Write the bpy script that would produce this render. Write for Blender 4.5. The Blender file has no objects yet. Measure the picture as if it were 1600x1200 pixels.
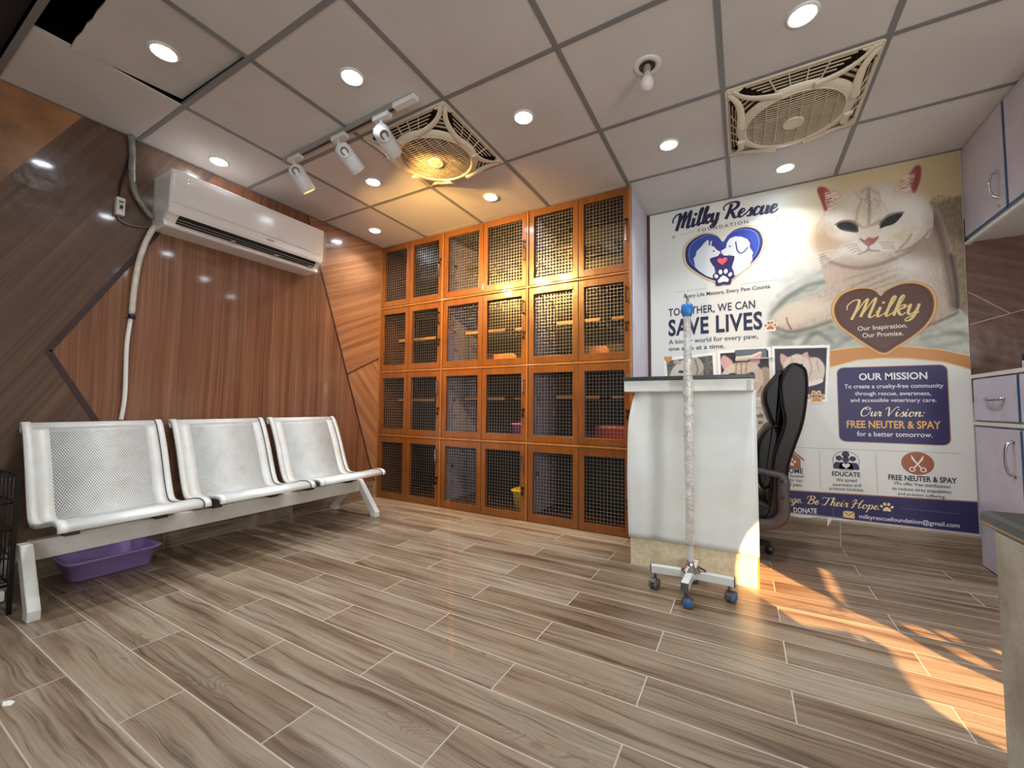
import bpy, math, random
import numpy as np
from mathutils import Vector, Matrix

# ------------------------------------------------------------------ camera
F_PX = 642.73                      # focal length in pixels of the 1600 x 1200 frame
YAW, PITCH, ROLL = -0.5152, 0.0537, 0.0084
CAM = Vector((3.0138, 0.0, 0.8556))
H = 2.367                          # ceiling height
YC = 2.762                         # front plane of the cages
YB = 3.290                         # back wall
SC = bpy.context.scene

def _basis():
    cy, sy, cp, sp = math.cos(YAW), math.sin(YAW), math.cos(PITCH), math.sin(PITCH)
    fw = Vector((sy*cp, cy*cp, sp)); r = Vector((cy, -sy, 0)); up = r.cross(fw)
    cr, sr = math.cos(ROLL), math.sin(ROLL)
    return cr*r + sr*up, -sr*r + cr*up, fw
RIGHT, UP, FWD = _basis()
cam_data = bpy.data.cameras.new('camera')
cam_data.sensor_width = 36.0
cam_data.lens = F_PX*36.0/1600.0
cam_data.clip_start = 0.02
cam = bpy.data.objects.new('camera', cam_data)
SC.collection.objects.link(cam)
M = Matrix((RIGHT, UP, -FWD)).transposed().to_4x4(); M.translation = CAM
cam.matrix_world = M
SC.camera = cam

def at(u, v, x=None, y=None, z=None):
    """The point of a plane x=, y= or z= that the photograph shows at pixel (u, v)."""
    d = FWD + RIGHT*((u-800)/F_PX) - UP*((v-600)/F_PX)
    if x is not None: t = (x-CAM.x)/d.x
    elif y is not None: t = (y-CAM.y)/d.y
    else: t = (z-CAM.z)/d.z
    return CAM + d*t

# ------------------------------------------------------------------ world, sun, daylight, exposure
SC.view_settings.view_transform = 'Standard'
SC.view_settings.look = 'None'
SC.view_settings.gamma = 1.0
SC.view_settings.exposure = 0.0
W = bpy.data.worlds.new('world'); SC.world = W; W.use_nodes = True
wn = W.node_tree; wn.nodes.clear()
wo = wn.nodes.new('ShaderNodeOutputWorld'); wb = wn.nodes.new('ShaderNodeBackground')
wsky = wn.nodes.new('ShaderNodeTexSky'); wsky.sky_type = 'HOSEK_WILKIE'
wsky.sun_direction = Vector((0.62, -0.78, 0.36)).normalized(); wsky.turbidity = 5
wn.links.new(wsky.outputs[0], wb.inputs[0]); wb.inputs[1].default_value = 0.5
wn.links.new(wb.outputs[0], wo.inputs[0])
SC.cycles.max_bounces = 8; SC.cycles.diffuse_bounces = 5; SC.cycles.glossy_bounces = 4
SC.cycles.transparent_max_bounces = 16; SC.cycles.caustics_reflective = False; SC.cycles.caustics_refractive = False
SC.cycles.sample_clamp_indirect = 6.0

SUN_DIR = Vector((-0.62, 0.78, -0.364)).normalized()
SUN_T = 0.364
def add_light(name, kind, loc, direction, energy, color, parent=None, **kw):
    d = bpy.data.lights.new(name, kind); d.energy = energy; d.color = color
    for k, v in kw.items(): setattr(d, k, v)
    o = bpy.data.objects.new(name, d); SC.collection.objects.link(o)
    o.location = loc
    o.rotation_euler = Vector(direction).to_track_quat('-Z', 'Y').to_euler()
    if parent is not None:
        o.parent = parent; o.location = Vector(loc) - parent.location
    return o
add_light('sun', 'SUN', (6, -3, 4), SUN_DIR, 30.0, (1.0, 0.56, 0.22), angle=math.radians(0.45))
# daylight that comes in through the glazed shop front behind the camera
add_light('shopfront_daylight', 'AREA', (3.5, -1.55, 1.3), (-0.10, 1, -0.10), 46.0, (0.86, 0.95, 1.0), shape='RECTANGLE', size=2.0, size_y=1.9)

# skylight coming in through the side window
add_light('side_window_daylight', 'AREA', (4.70, -0.05, 1.10), (-0.66, 0.75, -0.10), 16.0, (1.0, 0.985, 0.96), shape='RECTANGLE', size=0.45, size_y=0.9, spread=math.radians(120))

# ------------------------------------------------------------------ materials
def lin(c):
    return tuple((x/255/12.92 if x/255 <= 0.04045 else ((x/255+0.055)/1.055)**2.4) for x in c)
def rgba(c): return lin(c) + (1.0,)
_mats = {}
def mat(name, col, rough=0.5, metal=0.0, spec=0.5, coat=0.0, bump=0.0, bscale=60.0, mottle=0.0, mscale=6.0, emit=None, estr=0.0, alpha=1.0, trans=0.0, mcol=None):
    if name in _mats: return _mats[name]
    m = bpy.data.materials.new(name); m.use_nodes = True; nt = m.node_tree
    p = nt.nodes['Principled BSDF']
    p.inputs['Base Color'].default_value = rgba(col)
    p.inputs['Roughness'].default_value = rough; p.inputs['Metallic'].default_value = metal
    p.inputs['Specular IOR Level'].default_value = spec
    p.inputs['Coat Weight'].default_value = coat; p.inputs['Coat Roughness'].default_value = 0.12
    p.inputs['Alpha'].default_value = alpha; p.inputs['Transmission Weight'].default_value = trans
    if emit: p.inputs['Emission Color'].default_value = rgba(emit); p.inputs['Emission Strength'].default_value = estr
    tc = None
    if bump or mottle: tc = nt.nodes.new('ShaderNodeTexCoord')
    if mottle:
        n = nt.nodes.new('ShaderNodeTexNoise'); n.inputs['Scale'].default_value = mscale; n.inputs['Detail'].default_value = 6
        n.inputs['Roughness'].default_value = 0.65
        nt.links.new(tc.outputs['Object'], n.inputs['Vector'])
        r = nt.nodes.new('ShaderNodeValToRGB')
        r.color_ramp.elements[0].position = 0.35; r.color_ramp.elements[1].position = 0.62
        c2 = mcol if mcol else tuple(x*(1-mottle) for x in col)
        r.color_ramp.elements[0].color = rgba(c2); r.color_ramp.elements[1].color = rgba(col)
        nt.links.new(n.outputs[0], r.inputs[0]); nt.links.new(r.outputs[0], p.inputs['Base Color'])
    if bump:
        n = nt.nodes.new('ShaderNodeTexNoise'); n.inputs['Scale'].default_value = bscale; n.inputs['Detail'].default_value = 4
        nt.links.new(tc.outputs['Object'], n.inputs['Vector'])
        b = nt.nodes.new('ShaderNodeBump'); b.inputs['Strength'].default_value = bump; b.inputs['Distance'].default_value = 0.01
        nt.links.new(n.outputs[0], b.inputs['Height']); nt.links.new(b.outputs[0], p.inputs['Normal'])
    _mats[name] = m
    return m

class G:
    """Small helper that wires shader nodes."""
    def __init__(s, name):
        s.m = bpy.data.materials.new(name); s.m.use_nodes = True; s.nt = s.m.node_tree
        s.p = s.nt.nodes['Principled BSDF']; _mats[name] = s.m
    def n(s, t, **kw):
        q = s.nt.nodes.new(t)
        for k, v in kw.items(): setattr(q, k, v)
        return q
    def put(s, sock, v):
        if hasattr(v, 'is_linked') or hasattr(v, 'links'): s.nt.links.new(v, sock)
        else: sock.default_value = v
    def math(s, op, a, b=0.0, c=0.0):
        q = s.n('ShaderNodeMath', operation=op)
        for i, v in enumerate((a, b, c)): s.put(q.inputs[i], v)
        return q.outputs[0]
    def mix(s, f, a, b, mode='MIX'):
        q = s.n('ShaderNodeMix', data_type='RGBA', blend_type=mode)
        s.put(q.inputs[0], f); s.put(q.inputs[6], a); s.put(q.inputs[7], b)
        return q.outputs[2]
    def noise(s, vec, scale=5.0, detail=3.0, rough=0.5, dist=0.0):
        q = s.n('ShaderNodeTexNoise'); s.put(q.inputs['Vector'], vec)
        q.inputs['Scale'].default_value = scale; q.inputs['Detail'].default_value = detail
        q.inputs['Roughness'].default_value = rough; q.inputs['Distortion'].default_value = dist
        return q.outputs[0]
    def ramp(s, f, stops):
        q = s.n('ShaderNodeValToRGB'); e = q.color_ramp.elements
        while len(e) < len(stops): e.new(0.5)
        for i, (pos, c) in enumerate(stops):
            e[i].position = pos; e[i].color = rgba(c) if len(c) == 3 else c
        s.put(q.inputs[0], f); return q.outputs[0]
    def xyz(s, a, b, c=0.0):
        q = s.n('ShaderNodeCombineXYZ')
        for i, v in enumerate((a, b, c)): s.put(q.inputs[i], v)
        return q.outputs[0]
    def sep(s, v):
        q = s.n('ShaderNodeSeparateXYZ'); s.put(q.inputs[0], v); return q.outputs
    def bump(s, h, strength=0.3, dist=0.01):
        q = s.n('ShaderNodeBump'); s.put(q.inputs['Height'], h)
        q.inputs['Strength'].default_value = strength; q.inputs['Distance'].default_value = dist
        s.nt.links.new(q.outputs[0], s.p.inputs['Normal'])
    def obj(s): return s.n('ShaderNodeTexCoord').outputs['Object']
    def uv(s): return s.n('ShaderNodeTexCoord').outputs['UV']

def wood_film(name, dark, mid, light, rough=0.28, fine=1.0):
    """Glossy printed wood laminate; U runs along the grain."""
    g = G(name); o = g.sep(g.uv())
    wob = g.noise(g.xyz(g.math('MULTIPLY', o[0], 1.2), g.math('MULTIPLY', o[1], 3.0)), 1.0, 2)
    v2 = g.math('ADD', o[1], g.math('MULTIPLY', wob, 0.04))
    a = g.noise(g.xyz(g.math('MULTIPLY', o[0], 0.35), g.math('MULTIPLY', v2, 26.0*fine)), 1.0, 4, 0.6)
    b = g.noise(g.xyz(g.math('MULTIPLY', o[0], 1.4), g.math('MULTIPLY', v2, 130.0*fine), 3.0), 1.0, 3, 0.6)
    t = g.math('ADD', g.math('MULTIPLY', a, 0.62), g.math('MULTIPLY', b, 0.38))
    col = g.ramp(t, [(0.30, dark), (0.5, mid), (0.70, light)])
    g.nt.links.new(col, g.p.inputs['Base Color'])
    g.p.inputs['Roughness'].default_value = rough
    g.p.inputs['Coat Weight'].default_value = 0.7; g.p.inputs['Coat Roughness'].default_value = 0.07
    w = g.noise(g.obj(), 7.0, 2); w2 = g.noise(g.obj(), 45.0, 2)
    g.bump(g.math('ADD', w, g.math('MULTIPLY', w2, 0.10)), 0.22, 0.03)
    return g.m

def plank_floor(name, axis=0):
    """Wood-look porcelain planks, 79 x 15.3 cm, half-lapped, with pale grout."""
    g = G(name); o = g.sep(g.obj())
    X, Y = (o[0], o[1]) if axis == 0 else ((o[1], o[2]) if axis == 1 else (o[0], o[2]))
    L, Wd = 0.79, 0.153
    yy = g.math('DIVIDE', g.math('SUBTRACT', Y, 0.328 if axis == 0 else 0.0), Wd)
    row = g.math('FLOOR', yy); fy = g.math('SUBTRACT', yy, row)
    odd = g.math('FLOORED_MODULO', row, 2.0)
    xx = g.math('DIVIDE', g.math('ADD', g.math('SUBTRACT', X, 1.146), g.math('MULTIPLY', odd, 0.396)), L)
    colm = g.math('FLOOR', xx); fx = g.math('SUBTRACT', xx, colm)
    dx = g.math('MULTIPLY', g.math('MINIMUM', fx, g.math('SUBTRACT', 1.0, fx)), L)
    dy = g.math('MULTIPLY', g.math('MINIMUM', fy, g.math('SUBTRACT', 1.0, fy)), Wd)
    d = g.math('MINIMUM', dx, dy)
    wnz = g.n('ShaderNodeTexWhiteNoise', noise_dimensions='2D')
    g.put(wnz.inputs['Vector'], g.xyz(row, colm))
    rnd = wnz.outputs['Value']
    off = g.math('MULTIPLY', rnd, 37.0)
    px = g.math('ADD', g.math('MULTIPLY', fx, L), off); py = g.math('MULTIPLY', fy, Wd)
    warp = g.noise(g.xyz(g.math('MULTIPLY', px, 2.6), g.math('MULTIPLY', py, 9.0), rnd), 1.0, 2)
    yw = g.math('ADD', py, g.math('MULTIPLY', g.math('SUBTRACT', warp, 0.5), 0.055))
    grain = g.noise(g.xyz(g.math('MULTIPLY', px, 1.6), g.math('MULTIPLY', yw, 80.0), rnd), 1.0, 5, 0.7)
    broad = g.noise(g.xyz(g.math('MULTIPLY', px, 1.3), g.math('MULTIPLY', yw, 15.0), off), 1.0, 3, 0.55)
    fine = g.noise(g.xyz(g.math('MULTIPLY', px, 9.0), g.math('MULTIPLY', py, 320.0), rnd), 1.0, 2)
    base = g.ramp(broad, [(0.30, (120, 99, 80)), (0.44, (157, 138, 116)), (0.56, (170, 155, 134)), (0.72, (175, 166, 150))])
    warmth = g.noise(g.xyz(g.math('MULTIPLY', px, 1.0), g.math('MULTIPLY', yw, 11.0), g.math('ADD', off, 9.0)), 1.0, 2)
    base = g.mix(g.ramp(warmth, [(0.52, (0, 0, 0)), (0.74, (120, 120, 120))]), base, rgba((128, 96, 72)))
    dark = g.ramp(grain, [(0.32, (104, 86, 72)), (0.46, (222, 216, 210)), (0.70, (255, 255, 255))])
    c = g.mix(0.85, base, dark, 'MULTIPLY')
    # cathedral rings / knots
    ring = g.math('SINE', g.math('MULTIPLY', g.noise(g.xyz(g.math('MULTIPLY', px, 3.0), g.math('MULTIPLY', py, 13.0), g.math('ADD', off, 2.0)), 1.0, 1), 130.0))
    knotmask = g.noise(g.xyz(g.math('MULTIPLY', px, 2.2), g.math('MULTIPLY', py, 11.0), g.math('ADD', off, 4.0)), 1.0, 1)
    km = g.ramp(knotmask, [(0.56, (0, 0, 0)), (0.68, (255, 255, 255))])
    rl = g.ramp(ring, [(0.55, (0, 0, 0)), (0.97, (255, 255, 255))])
    kk = g.n('ShaderNodeMath', operation='MULTIPLY'); g.put(kk.inputs[0], km); g.put(kk.inputs[1], rl)
    c = g.mix(g.math('MULTIPLY', kk.outputs[0], 0.42), c, rgba((82, 66, 54)))
    c = g.mix(g.math('MULTIPLY', g.math('SUBTRACT', fine, 0.5), 0.5), c, rgba((70, 58, 48)))
    tone = g.ramp(rnd, [(0.0, (222, 214, 208)), (1.0, (255, 255, 255))])
    c = g.mix(1.0, c, tone, 'MULTIPLY')
    # dried scuffs
    sc = g.noise(g.obj(), 3.2, 6, 0.75)
    sm = g.ramp(sc, [(0.66, (0, 0, 0)), (0.75, (255, 255, 255))])
    c = g.mix(g.math('MULTIPLY', sm, 0.22), c, rgba((190, 184, 174)))
    gm = g.ramp(g.math('MULTIPLY', d, 100.0), [(0.15, (255, 255, 255)), (0.26, (0, 0, 0))])
    c = g.mix(gm, c, rgba((188, 175, 158)))
    g.nt.links.new(c, g.p.inputs['Base Color'])
    rr = g.math('ADD', g.math('MULTIPLY', grain, 0.12), 0.30)
    g.nt.links.new(rr, g.p.inputs['Roughness'])
    g.p.inputs['Specular IOR Level'].default_value = 0.42
    hb = g.math('SUBTRACT', g.math('MULTIPLY', grain, 0.25), g.math('MULTIPLY', gm, 0.8))
    g.bump(hb, 0.25, 0.003)
    return g.m

def cage_wood(name, dark, light):
    g = G(name); o = g.obj()
    mp = g.n('ShaderNodeMapping'); g.put(mp.inputs[0], o); mp.inputs[3].default_value = (30, 30, 3)
    n1 = g.noise(mp.outputs[0], 1.0, 4, 0.6)
    n2 = g.noise(o, 5.0, 3)
    t = g.math('ADD', g.math('MULTIPLY', n1, 0.6), g.math('MULTIPLY', n2, 0.4))
    g.nt.links.new(g.ramp(t, [(0.35, dark), (0.65, light)]), g.p.inputs['Base Color'])
    g.p.inputs['Roughness'].default_value = 0.3
    g.p.inputs['Coat Weight'].default_value = 0.35; g.p.inputs['Coat Roughness'].default_value = 0.12
    g.bump(g.noise(o, 26.0, 2), 0.25, 0.006)
    return g.m

def perforated(name, col):
    """White enamelled sheet steel punched with staggered round holes (UV in metres)."""
    g = G(name); o = g.sep(g.uv()); P = 0.0100
    u = g.math('DIVIDE', o[0], P*0.866); r = g.math('FLOOR', u); fu = g.math('SUBTRACT', g.math('SUBTRACT', u, r), 0.5)
    v = g.math('ADD', g.math('DIVIDE', o[1], P), g.math('MULTIPLY', g.math('FLOORED_MODULO', r, 2.0), 0.5))
    fv = g.math('SUBTRACT', g.math('SUBTRACT', v, g.math('FLOOR', v)), 0.5)
    d = g.math('SQRT', g.math('ADD', g.math('POWER', g.math('MULTIPLY', fu, 0.866), 2.0), g.math('POWER', fv, 2.0)))
    hole = g.math('LESS_THAN', d, 0.27)
    n = g.noise(g.obj(), 9.0, 5, 0.7)
    c = g.ramp(n, [(0.28, (220, 216, 204)), (0.5, (234, 235, 232)), (0.7, (238, 240, 238))])
    g.nt.links.new(c, g.p.inputs['Base Color']); g.p.inputs['Roughness'].default_value = 0.28
    tr = g.n('ShaderNodeBsdfTransparent'); mx = g.n('ShaderNodeMixShader')
    out = [q for q in g.nt.nodes if q.type == 'OUTPUT_MATERIAL'][0]
    g.nt.links.new(hole, mx.inputs[0]); g.nt.links.new(g.p.outputs[0], mx.inputs[1]); g.nt.links.new(tr.outputs[0], mx.inputs[2])
    g.nt.links.new(mx.outputs[0], out.inputs[0])
    return g.m

# ------------------------------------------------------------------ mesh helpers
def cm(pts, n=6, closed=False):
    """Catmull-Rom through the points."""
    P = [Vector(p) for p in pts]; out = []; N = len(P)
    segs = N if closed else N-1
    for i in range(segs):
        if closed: a, b, c, d = P[i-1], P[i], P[(i+1) % N], P[(i+2) % N]
        else: a, b, c, d = P[max(i-1, 0)], P[i], P[i+1], P[min(i+2, N-1)]
        for k in range(n):
            t = k/n
            out.append(0.5*((2*b) + (c-a)*t + (2*a-5*b+4*c-d)*t*t + (3*b-a-3*c+d)*t**3))
    if not closed: out.append(P[-1])
    return out

class MB:
    def __init__(s): s.v = []; s.f = []; s.m = []; s.sm = []
    def add(s, vs, fs, mi=0, smooth=False):
        b = len(s.v); s.v += [tuple(v) for v in vs]
        for f in fs: s.f.append(tuple(b+i for i in f)); s.m.append(mi); s.sm.append(smooth)
        return s
    def box(s, x0, x1, y0, y1, z0, z1, mi=0):
        return s.add([(x, y, z) for z in (z0, z1) for y in (y0, y1) for x in (x0, x1)],
                     [(0, 2, 3, 1), (4, 5, 7, 6), (0, 1, 5, 4), (2, 6, 7, 3), (0, 4, 6, 2), (1, 3, 7, 5)], mi)
    def bar(s, p, q, w, h, up=(0, 0, 1), mi=0):
        p, q = Vector(p), Vector(q); d = (q-p).normalized(); a = d.cross(Vector(up))
        if a.length < 1e-4: a = d.cross(Vector((1, 0, 0)))
        a.normalize(); b = a.cross(d)
        vs = [e + a*(sx*w/2) + b*(sz*h/2) for e in (p, q) for sx, sz in ((-1, -1), (1, -1), (1, 1), (-1, 1))]
        return s.add(vs, [(0, 3, 2, 1), (4, 5, 6, 7), (0, 1, 5, 4), (1, 2, 6, 5), (2, 3, 7, 6), (3, 0, 4, 7)], mi)
    def prism(s, poly, axis, a, b, mi=0, smooth=False):
        n = len(poly)
        mk = {'x': lambda p, t: (t, p[0], p[1]), 'y': lambda p, t: (p[0], t, p[1]), 'z': lambda p, t: (p[0], p[1], t)}[axis]
        s.add([mk(p, a) for p in poly] + [mk(p, b) for p in poly], [], mi)
        base = len(s.v)-2*n
        for f, sm_ in [(tuple(range(n)), False), (tuple(range(2*n-1, n-1, -1)), False)] + [((i, i+n, (i+1) % n+n, (i+1) % n), smooth) for i in range(n)]:
            s.f.append(tuple(base+i for i in f)); s.m.append(mi); s.sm.append(sm_)
        return s
    def loft(s, rings, mi=0, smooth=True, caps=True, closed=True):
        n = len(rings[0]); vs = [p for r in rings for p in r]; fs = []
        for i in range(len(rings)-1):
            for k in range(n if closed else n-1):
                fs.append((i*n+k, i*n+(k+1) % n, (i+1)*n+(k+1) % n, (i+1)*n+k))
        s.add(vs, fs, mi, smooth)
        if caps:
            b = len(s.v)-len(vs)
            s.f.append(tuple(b+k for k in range(n-1, -1, -1))); s.m.append(mi); s.sm.append(False)
            s.f.append(tuple(b+(len(rings)-1)*n+k for k in range(n))); s.m.append(mi); s.sm.append(False)
        return s
    def tube(s, pts, r, n=8, mi=0, flat=1.0, caps=True, closed=False):
        P = [Vector(p) for p in pts]; rings = []; prev = None
        for i, p in enumerate(P):
            if closed: d = P[(i+1) % len(P)] - P[i-1]
            else: d = P[min(i+1, len(P)-1)] - P[max(i-1, 0)]
            d.normalize()
            if prev is None:
                a = d.cross(Vector((0, 0, 1)))
                if a.length < 0.05: a = d.cross(Vector((1, 0, 0)))
            else: a = prev - d*prev.dot(d)
            a.normalize(); prev = a; b = d.cross(a)
            rr = r[i] if hasattr(r, '__len__') else r
            rings.append([p + a*math.cos(2*math.pi*k/n)*rr + b*math.sin(2*math.pi*k/n)*rr*flat for k in range(n)])
        if closed: rings.append(rings[0]); caps = False
        return s.loft(rings, mi, True, caps)
    def lathe(s, prof, c=(0, 0, 0), n=24, axis=(0, 0, 1), mi=0, caps=False, smooth=True):
        ax = Vector(axis).normalized(); a = ax.orthogonal().normalized(); b = ax.cross(a); c = Vector(c)
        rings = [[c + ax*z + (a*math.cos(2*math.pi*k/n) + b*math.sin(2*math.pi*k/n))*r for k in range(n)] for r, z in prof]
        return s.loft(rings, mi, smooth, caps)
    def build(s, name, mats, parent=None, bevel=0.0, seg=2, sub=0, local=False, loc=None):
        me = bpy.data.meshes.new(name)
        base = Vector((0, 0, 0))
        if parent is not None and not local: base = wloc(parent)
        if loc is not None: base = Vector(loc)
        me.from_pydata([tuple(Vector(v)-base) for v in s.v], [], s.f)
        if not isinstance(mats, (list, tuple)): mats = [mats]
        for q in mats: me.materials.append(q)
        me.polygons.foreach_set('material_index', s.m)
        me.polygons.foreach_set('use_smooth', s.sm)
        me.validate(); me.update()
        o = bpy.data.objects.new(name, me); SC.collection.objects.link(o)
        if parent is not None: o.parent = parent
        if loc is not None: o.location = loc
        if bevel:
            b = o.modifiers.new('bevel', 'BEVEL'); b.width = bevel; b.segments = seg; b.limit_method = 'ANGLE'; b.angle_limit = math.radians(40)
            b.harden_normals = False
        if sub:
            b = o.modifiers.new('sub', 'SUBSURF'); b.levels = sub; b.render_levels = sub
        return o

def wloc(o):
    p = Vector((0, 0, 0))
    while o is not None: p = p + o.location; o = o.parent
    return p
def tag(o, label=None, cat=None, group=None, kind=None):
    if label: o['label'] = label
    if cat: o['category'] = cat
    if group: o['group'] = group
    if kind: o['kind'] = kind
    return o
def thing(name, label, cat, loc=(0, 0, 0), group=None):
    o = bpy.data.objects.new(name, None); SC.collection.objects.link(o); o.location = loc
    o.empty_display_size = 0.1
    return tag(o, label, cat, group)
def struct(o): o['kind'] = 'structure'; return o
def copy_tree(o, parent=None):
    c = o.copy(); SC.collection.objects.link(c)
    if parent is not None: c.parent = parent
    for ch in list(o.children): copy_tree(ch, c)
    return c
def planar_uv(o, fn):
    me = o.data; uv = me.uv_layers.new(name='uv')
    for p in me.polygons:
        for li in p.loop_indices:
            uv.data[li].uv = fn(me.vertices[me.loops[li].vertex_index].co, p)

# shared materials
WHITE_PAINT = mat('white_enamel', (234, 236, 234), 0.3, mottle=0.04, mscale=5, mcol=(222, 219, 210))
WHITE_PLASTIC = mat('white_plastic', (228, 226, 222), 0.3)
CHROME = mat('chrome', (205, 205, 208), 0.14, 1.0)
BLACK_PLASTIC = mat('black_plastic', (22, 22, 24), 0.4)
DARK_METAL = mat('dark_metal', (38, 36, 36), 0.35, 0.6)
GREY_PLASTIC = mat('grey_plastic', (96, 96, 98), 0.5, mottle=0.2, mscale=60)
BLUE_PLASTIC = mat('blue_plastic', (44, 120, 196), 0.3)
GALV = mat('galvanised_wire', (186, 186, 188), 0.30, 0.88)
LILAC = mat('lilac_laminate', (206, 200, 212), 0.35, mottle=0.05, mscale=9)
GRANITE = mat('dark_granite', (62, 68, 68), 0.3, mottle=0.35, mscale=90)
# ------------------------------------------------------------------ room shell
FX0, FX1, FY0, FY1 = 0.0, 4.75, -1.7, YB
floor_mat = plank_floor('floor_planks')
skirt_left = plank_floor('skirting_planks_left', 1)
skirt_back = plank_floor('skirting_planks_back', 2)
o = MB().box(FX0-0.1, FX1+0.1, FY0-0.1, FY1+0.1, -0.08, 0.0).build('floor', floor_mat); struct(o)

# left wall: large wood-film panels with inlaid dark strips
film_diag = wood_film('wood_film_dark', (66, 46, 36), (90, 66, 52), (112, 86, 68), 0.27)
film_mid = wood_film('wood_film_red', (86, 54, 38), (124, 82, 58), (154, 110, 82), 0.25)
film_right = wood_film('wood_film_tawny', (96, 60, 40), (146, 100, 68), (182, 136, 96), 0.28, 0.8)
tan_film = mat('tan_film', (168, 120, 80), 0.32, mottle=0.25, mscale=4)
base_wall = mat('wall_plaster', (214, 208, 200), 0.7)
dark_strip = mat('inlay_strip', (58, 42, 42), 0.4)
o = MB().box(-0.12, -0.012, FY0, FY1, 0, H+0.02).build('wall_left', base_wall); struct(o)
ZT = H+0.02
E1 = (0.634, 1.112); T1 = (1.310, ZT); B1 = (1.148, 0.14)
T2 = (1.973, ZT); B2 = (2.742, 0.14); J = (2.400, 1.121); C2 = (2.775, 1.309)
TA, TB = (0.712, ZT), (0.40, 1.80)
panels = [([(-1.7, 0.14), B1, E1, T1, TA, TB, (-1.7, 1.80-1.8*2.1+2.2)], film_diag, math.atan2(1.86, 1)),
          ([B1, B2, J, T2, T1, E1], film_mid, math.pi/2),
          ([T2, J, C2, (2.775, ZT)], film_right, math.atan2(0.45, 1)),
          ([J, B2, (2.775, 0.14), C2], film_right, math.atan2(-1.15, 1)),
          ([TA, (-1.7, ZT), (-1.7, 0.22), TB], tan_film, 1.0)]
panels[0] = ([(-1.7, 0.14), B1, E1, T1, TA, TB, (-0.48, 0.22), (-1.7, 0.22)], film_diag, math.atan2(1.86, 1))
panels[4] = ([TA, (-1.7, ZT), (-1.7, 0.22), (-0.48, 0.22), TB], tan_film, 1.0)
for i, (poly, m, ang) in enumerate(panels):
    b = MB(); b.prism(poly, 'x', -0.012, 0.0)
    o = b.build('wall_left_panel', m, bpy.data.objects['wall_left'], bevel=0.0)
    ca, sa = math.cos(ang), math.sin(ang)
    planar_uv(o, lambda c, p, ca=ca, sa=sa, i=i: (c.y*ca+c.z*sa+i*3.1, -c.y*sa+c.z*ca))
def strip(name, pts, w=0.022, x=0.0, mt=dark_strip):
    b = MB()
    for p, q in zip(pts[:-1], pts[1:]):
        b.bar((x+0.0015, p[0], p[1]), (x+0.0015, q[0], q[1]), w, 0.004, up=(1, 0, 0))
    o = b.build(name, mt); struct(o)
strip('trim_1', [(1.310, H), E1, (1.150, 0.150)], 0.024)
strip('trim_2', [(1.980, H), J, (2.735, 0.150)], 0.013)
strip('trim_3', [J, (2.758, 1.30)], 0.009)
b = MB(); b.box(0.0, 0.010, FY0, YC, 0.0, 0.150); o = b.build('baseboard_left', skirt_left); struct(o)
b = MB(); b.box(2.366, 4.13, YB-0.010, YB, 0.0, 0.158); o = b.build('baseboard_back', skirt_back); struct(o)

# back wall, with dark wood film in the niche on its right
film_back = wood_film('wood_film_umber', (58, 36, 30), (96, 64, 52), (122, 86, 70), 0.32)
o = MB().box(-0.1, FX1+0.1, YB, YB+0.12, 0, ZT).build('wall_back', base_wall); struct(o)
o = MB().prism([(4.128, 0.9), (FX1, 0.9), (FX1, 1.95), (4.128, 1.95)], 'y', YB-0.006, YB).build('niche_wall', film_back); struct(o)
planar_uv(o, lambda c, p: (c.x*0.93-c.z*0.37, c.x*0.37+c.z*0.93))
pale_strip = mat('pale_inlay', (190, 160, 146), 0.45)
b = MB()
b.bar((4.131, YB-0.007, 1.524), (4.287, YB-0.007, 1.386), 0.004, 0.007, up=(0, 1, 0))
b.bar((4.131, YB-0.007, 1.338), (4.72, YB-0.007, 1.515), 0.004, 0.007, up=(0, 1, 0))
o = b.build('trim_4', pale_strip); struct(o)

o = MB().box(2.3665, 2.3885, YB-0.006, YB, 0.158, H-0.004).build('trim_6', mat('corner_strip', (74, 48, 38), 0.5)); struct(o)
# shop front behind the camera: wide glazed opening in a wall
o = MB()
o.box(0, 0.9, FY0-0.12, FY0, 0, ZT); o.box(4.55, FX1+0.1, FY0-0.12, FY0, 0, ZT)
o.box(0.9, 4.55, FY0-0.12, FY0, 2.28, ZT)
o = o.build('wall_front', base_wall); struct(o)
o = MB()
for xx in (0.9, 2.08, 3.30, 4.49): o.box(xx, xx+0.06, FY0-0.09, FY0-0.03, 0, 2.28)
o.box(0.9, 4.55, FY0-0.09, FY0-0.03, 2.22, 2.28); o.box(0.9, 4.55, FY0-0.09, FY0-0.03, 0.0, 0.08)
o = o.build('window_1', mat('aluminium', (120, 118, 116), 0.35, 0.8)); struct(o)

# added unseen wall, placed to keep the low sun off the shop front
o = MB().box(-1.5, 5.45, -3.3, -3.0, -0.08, 4.2).build('sun_block_wall', base_wall); struct(o)

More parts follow.
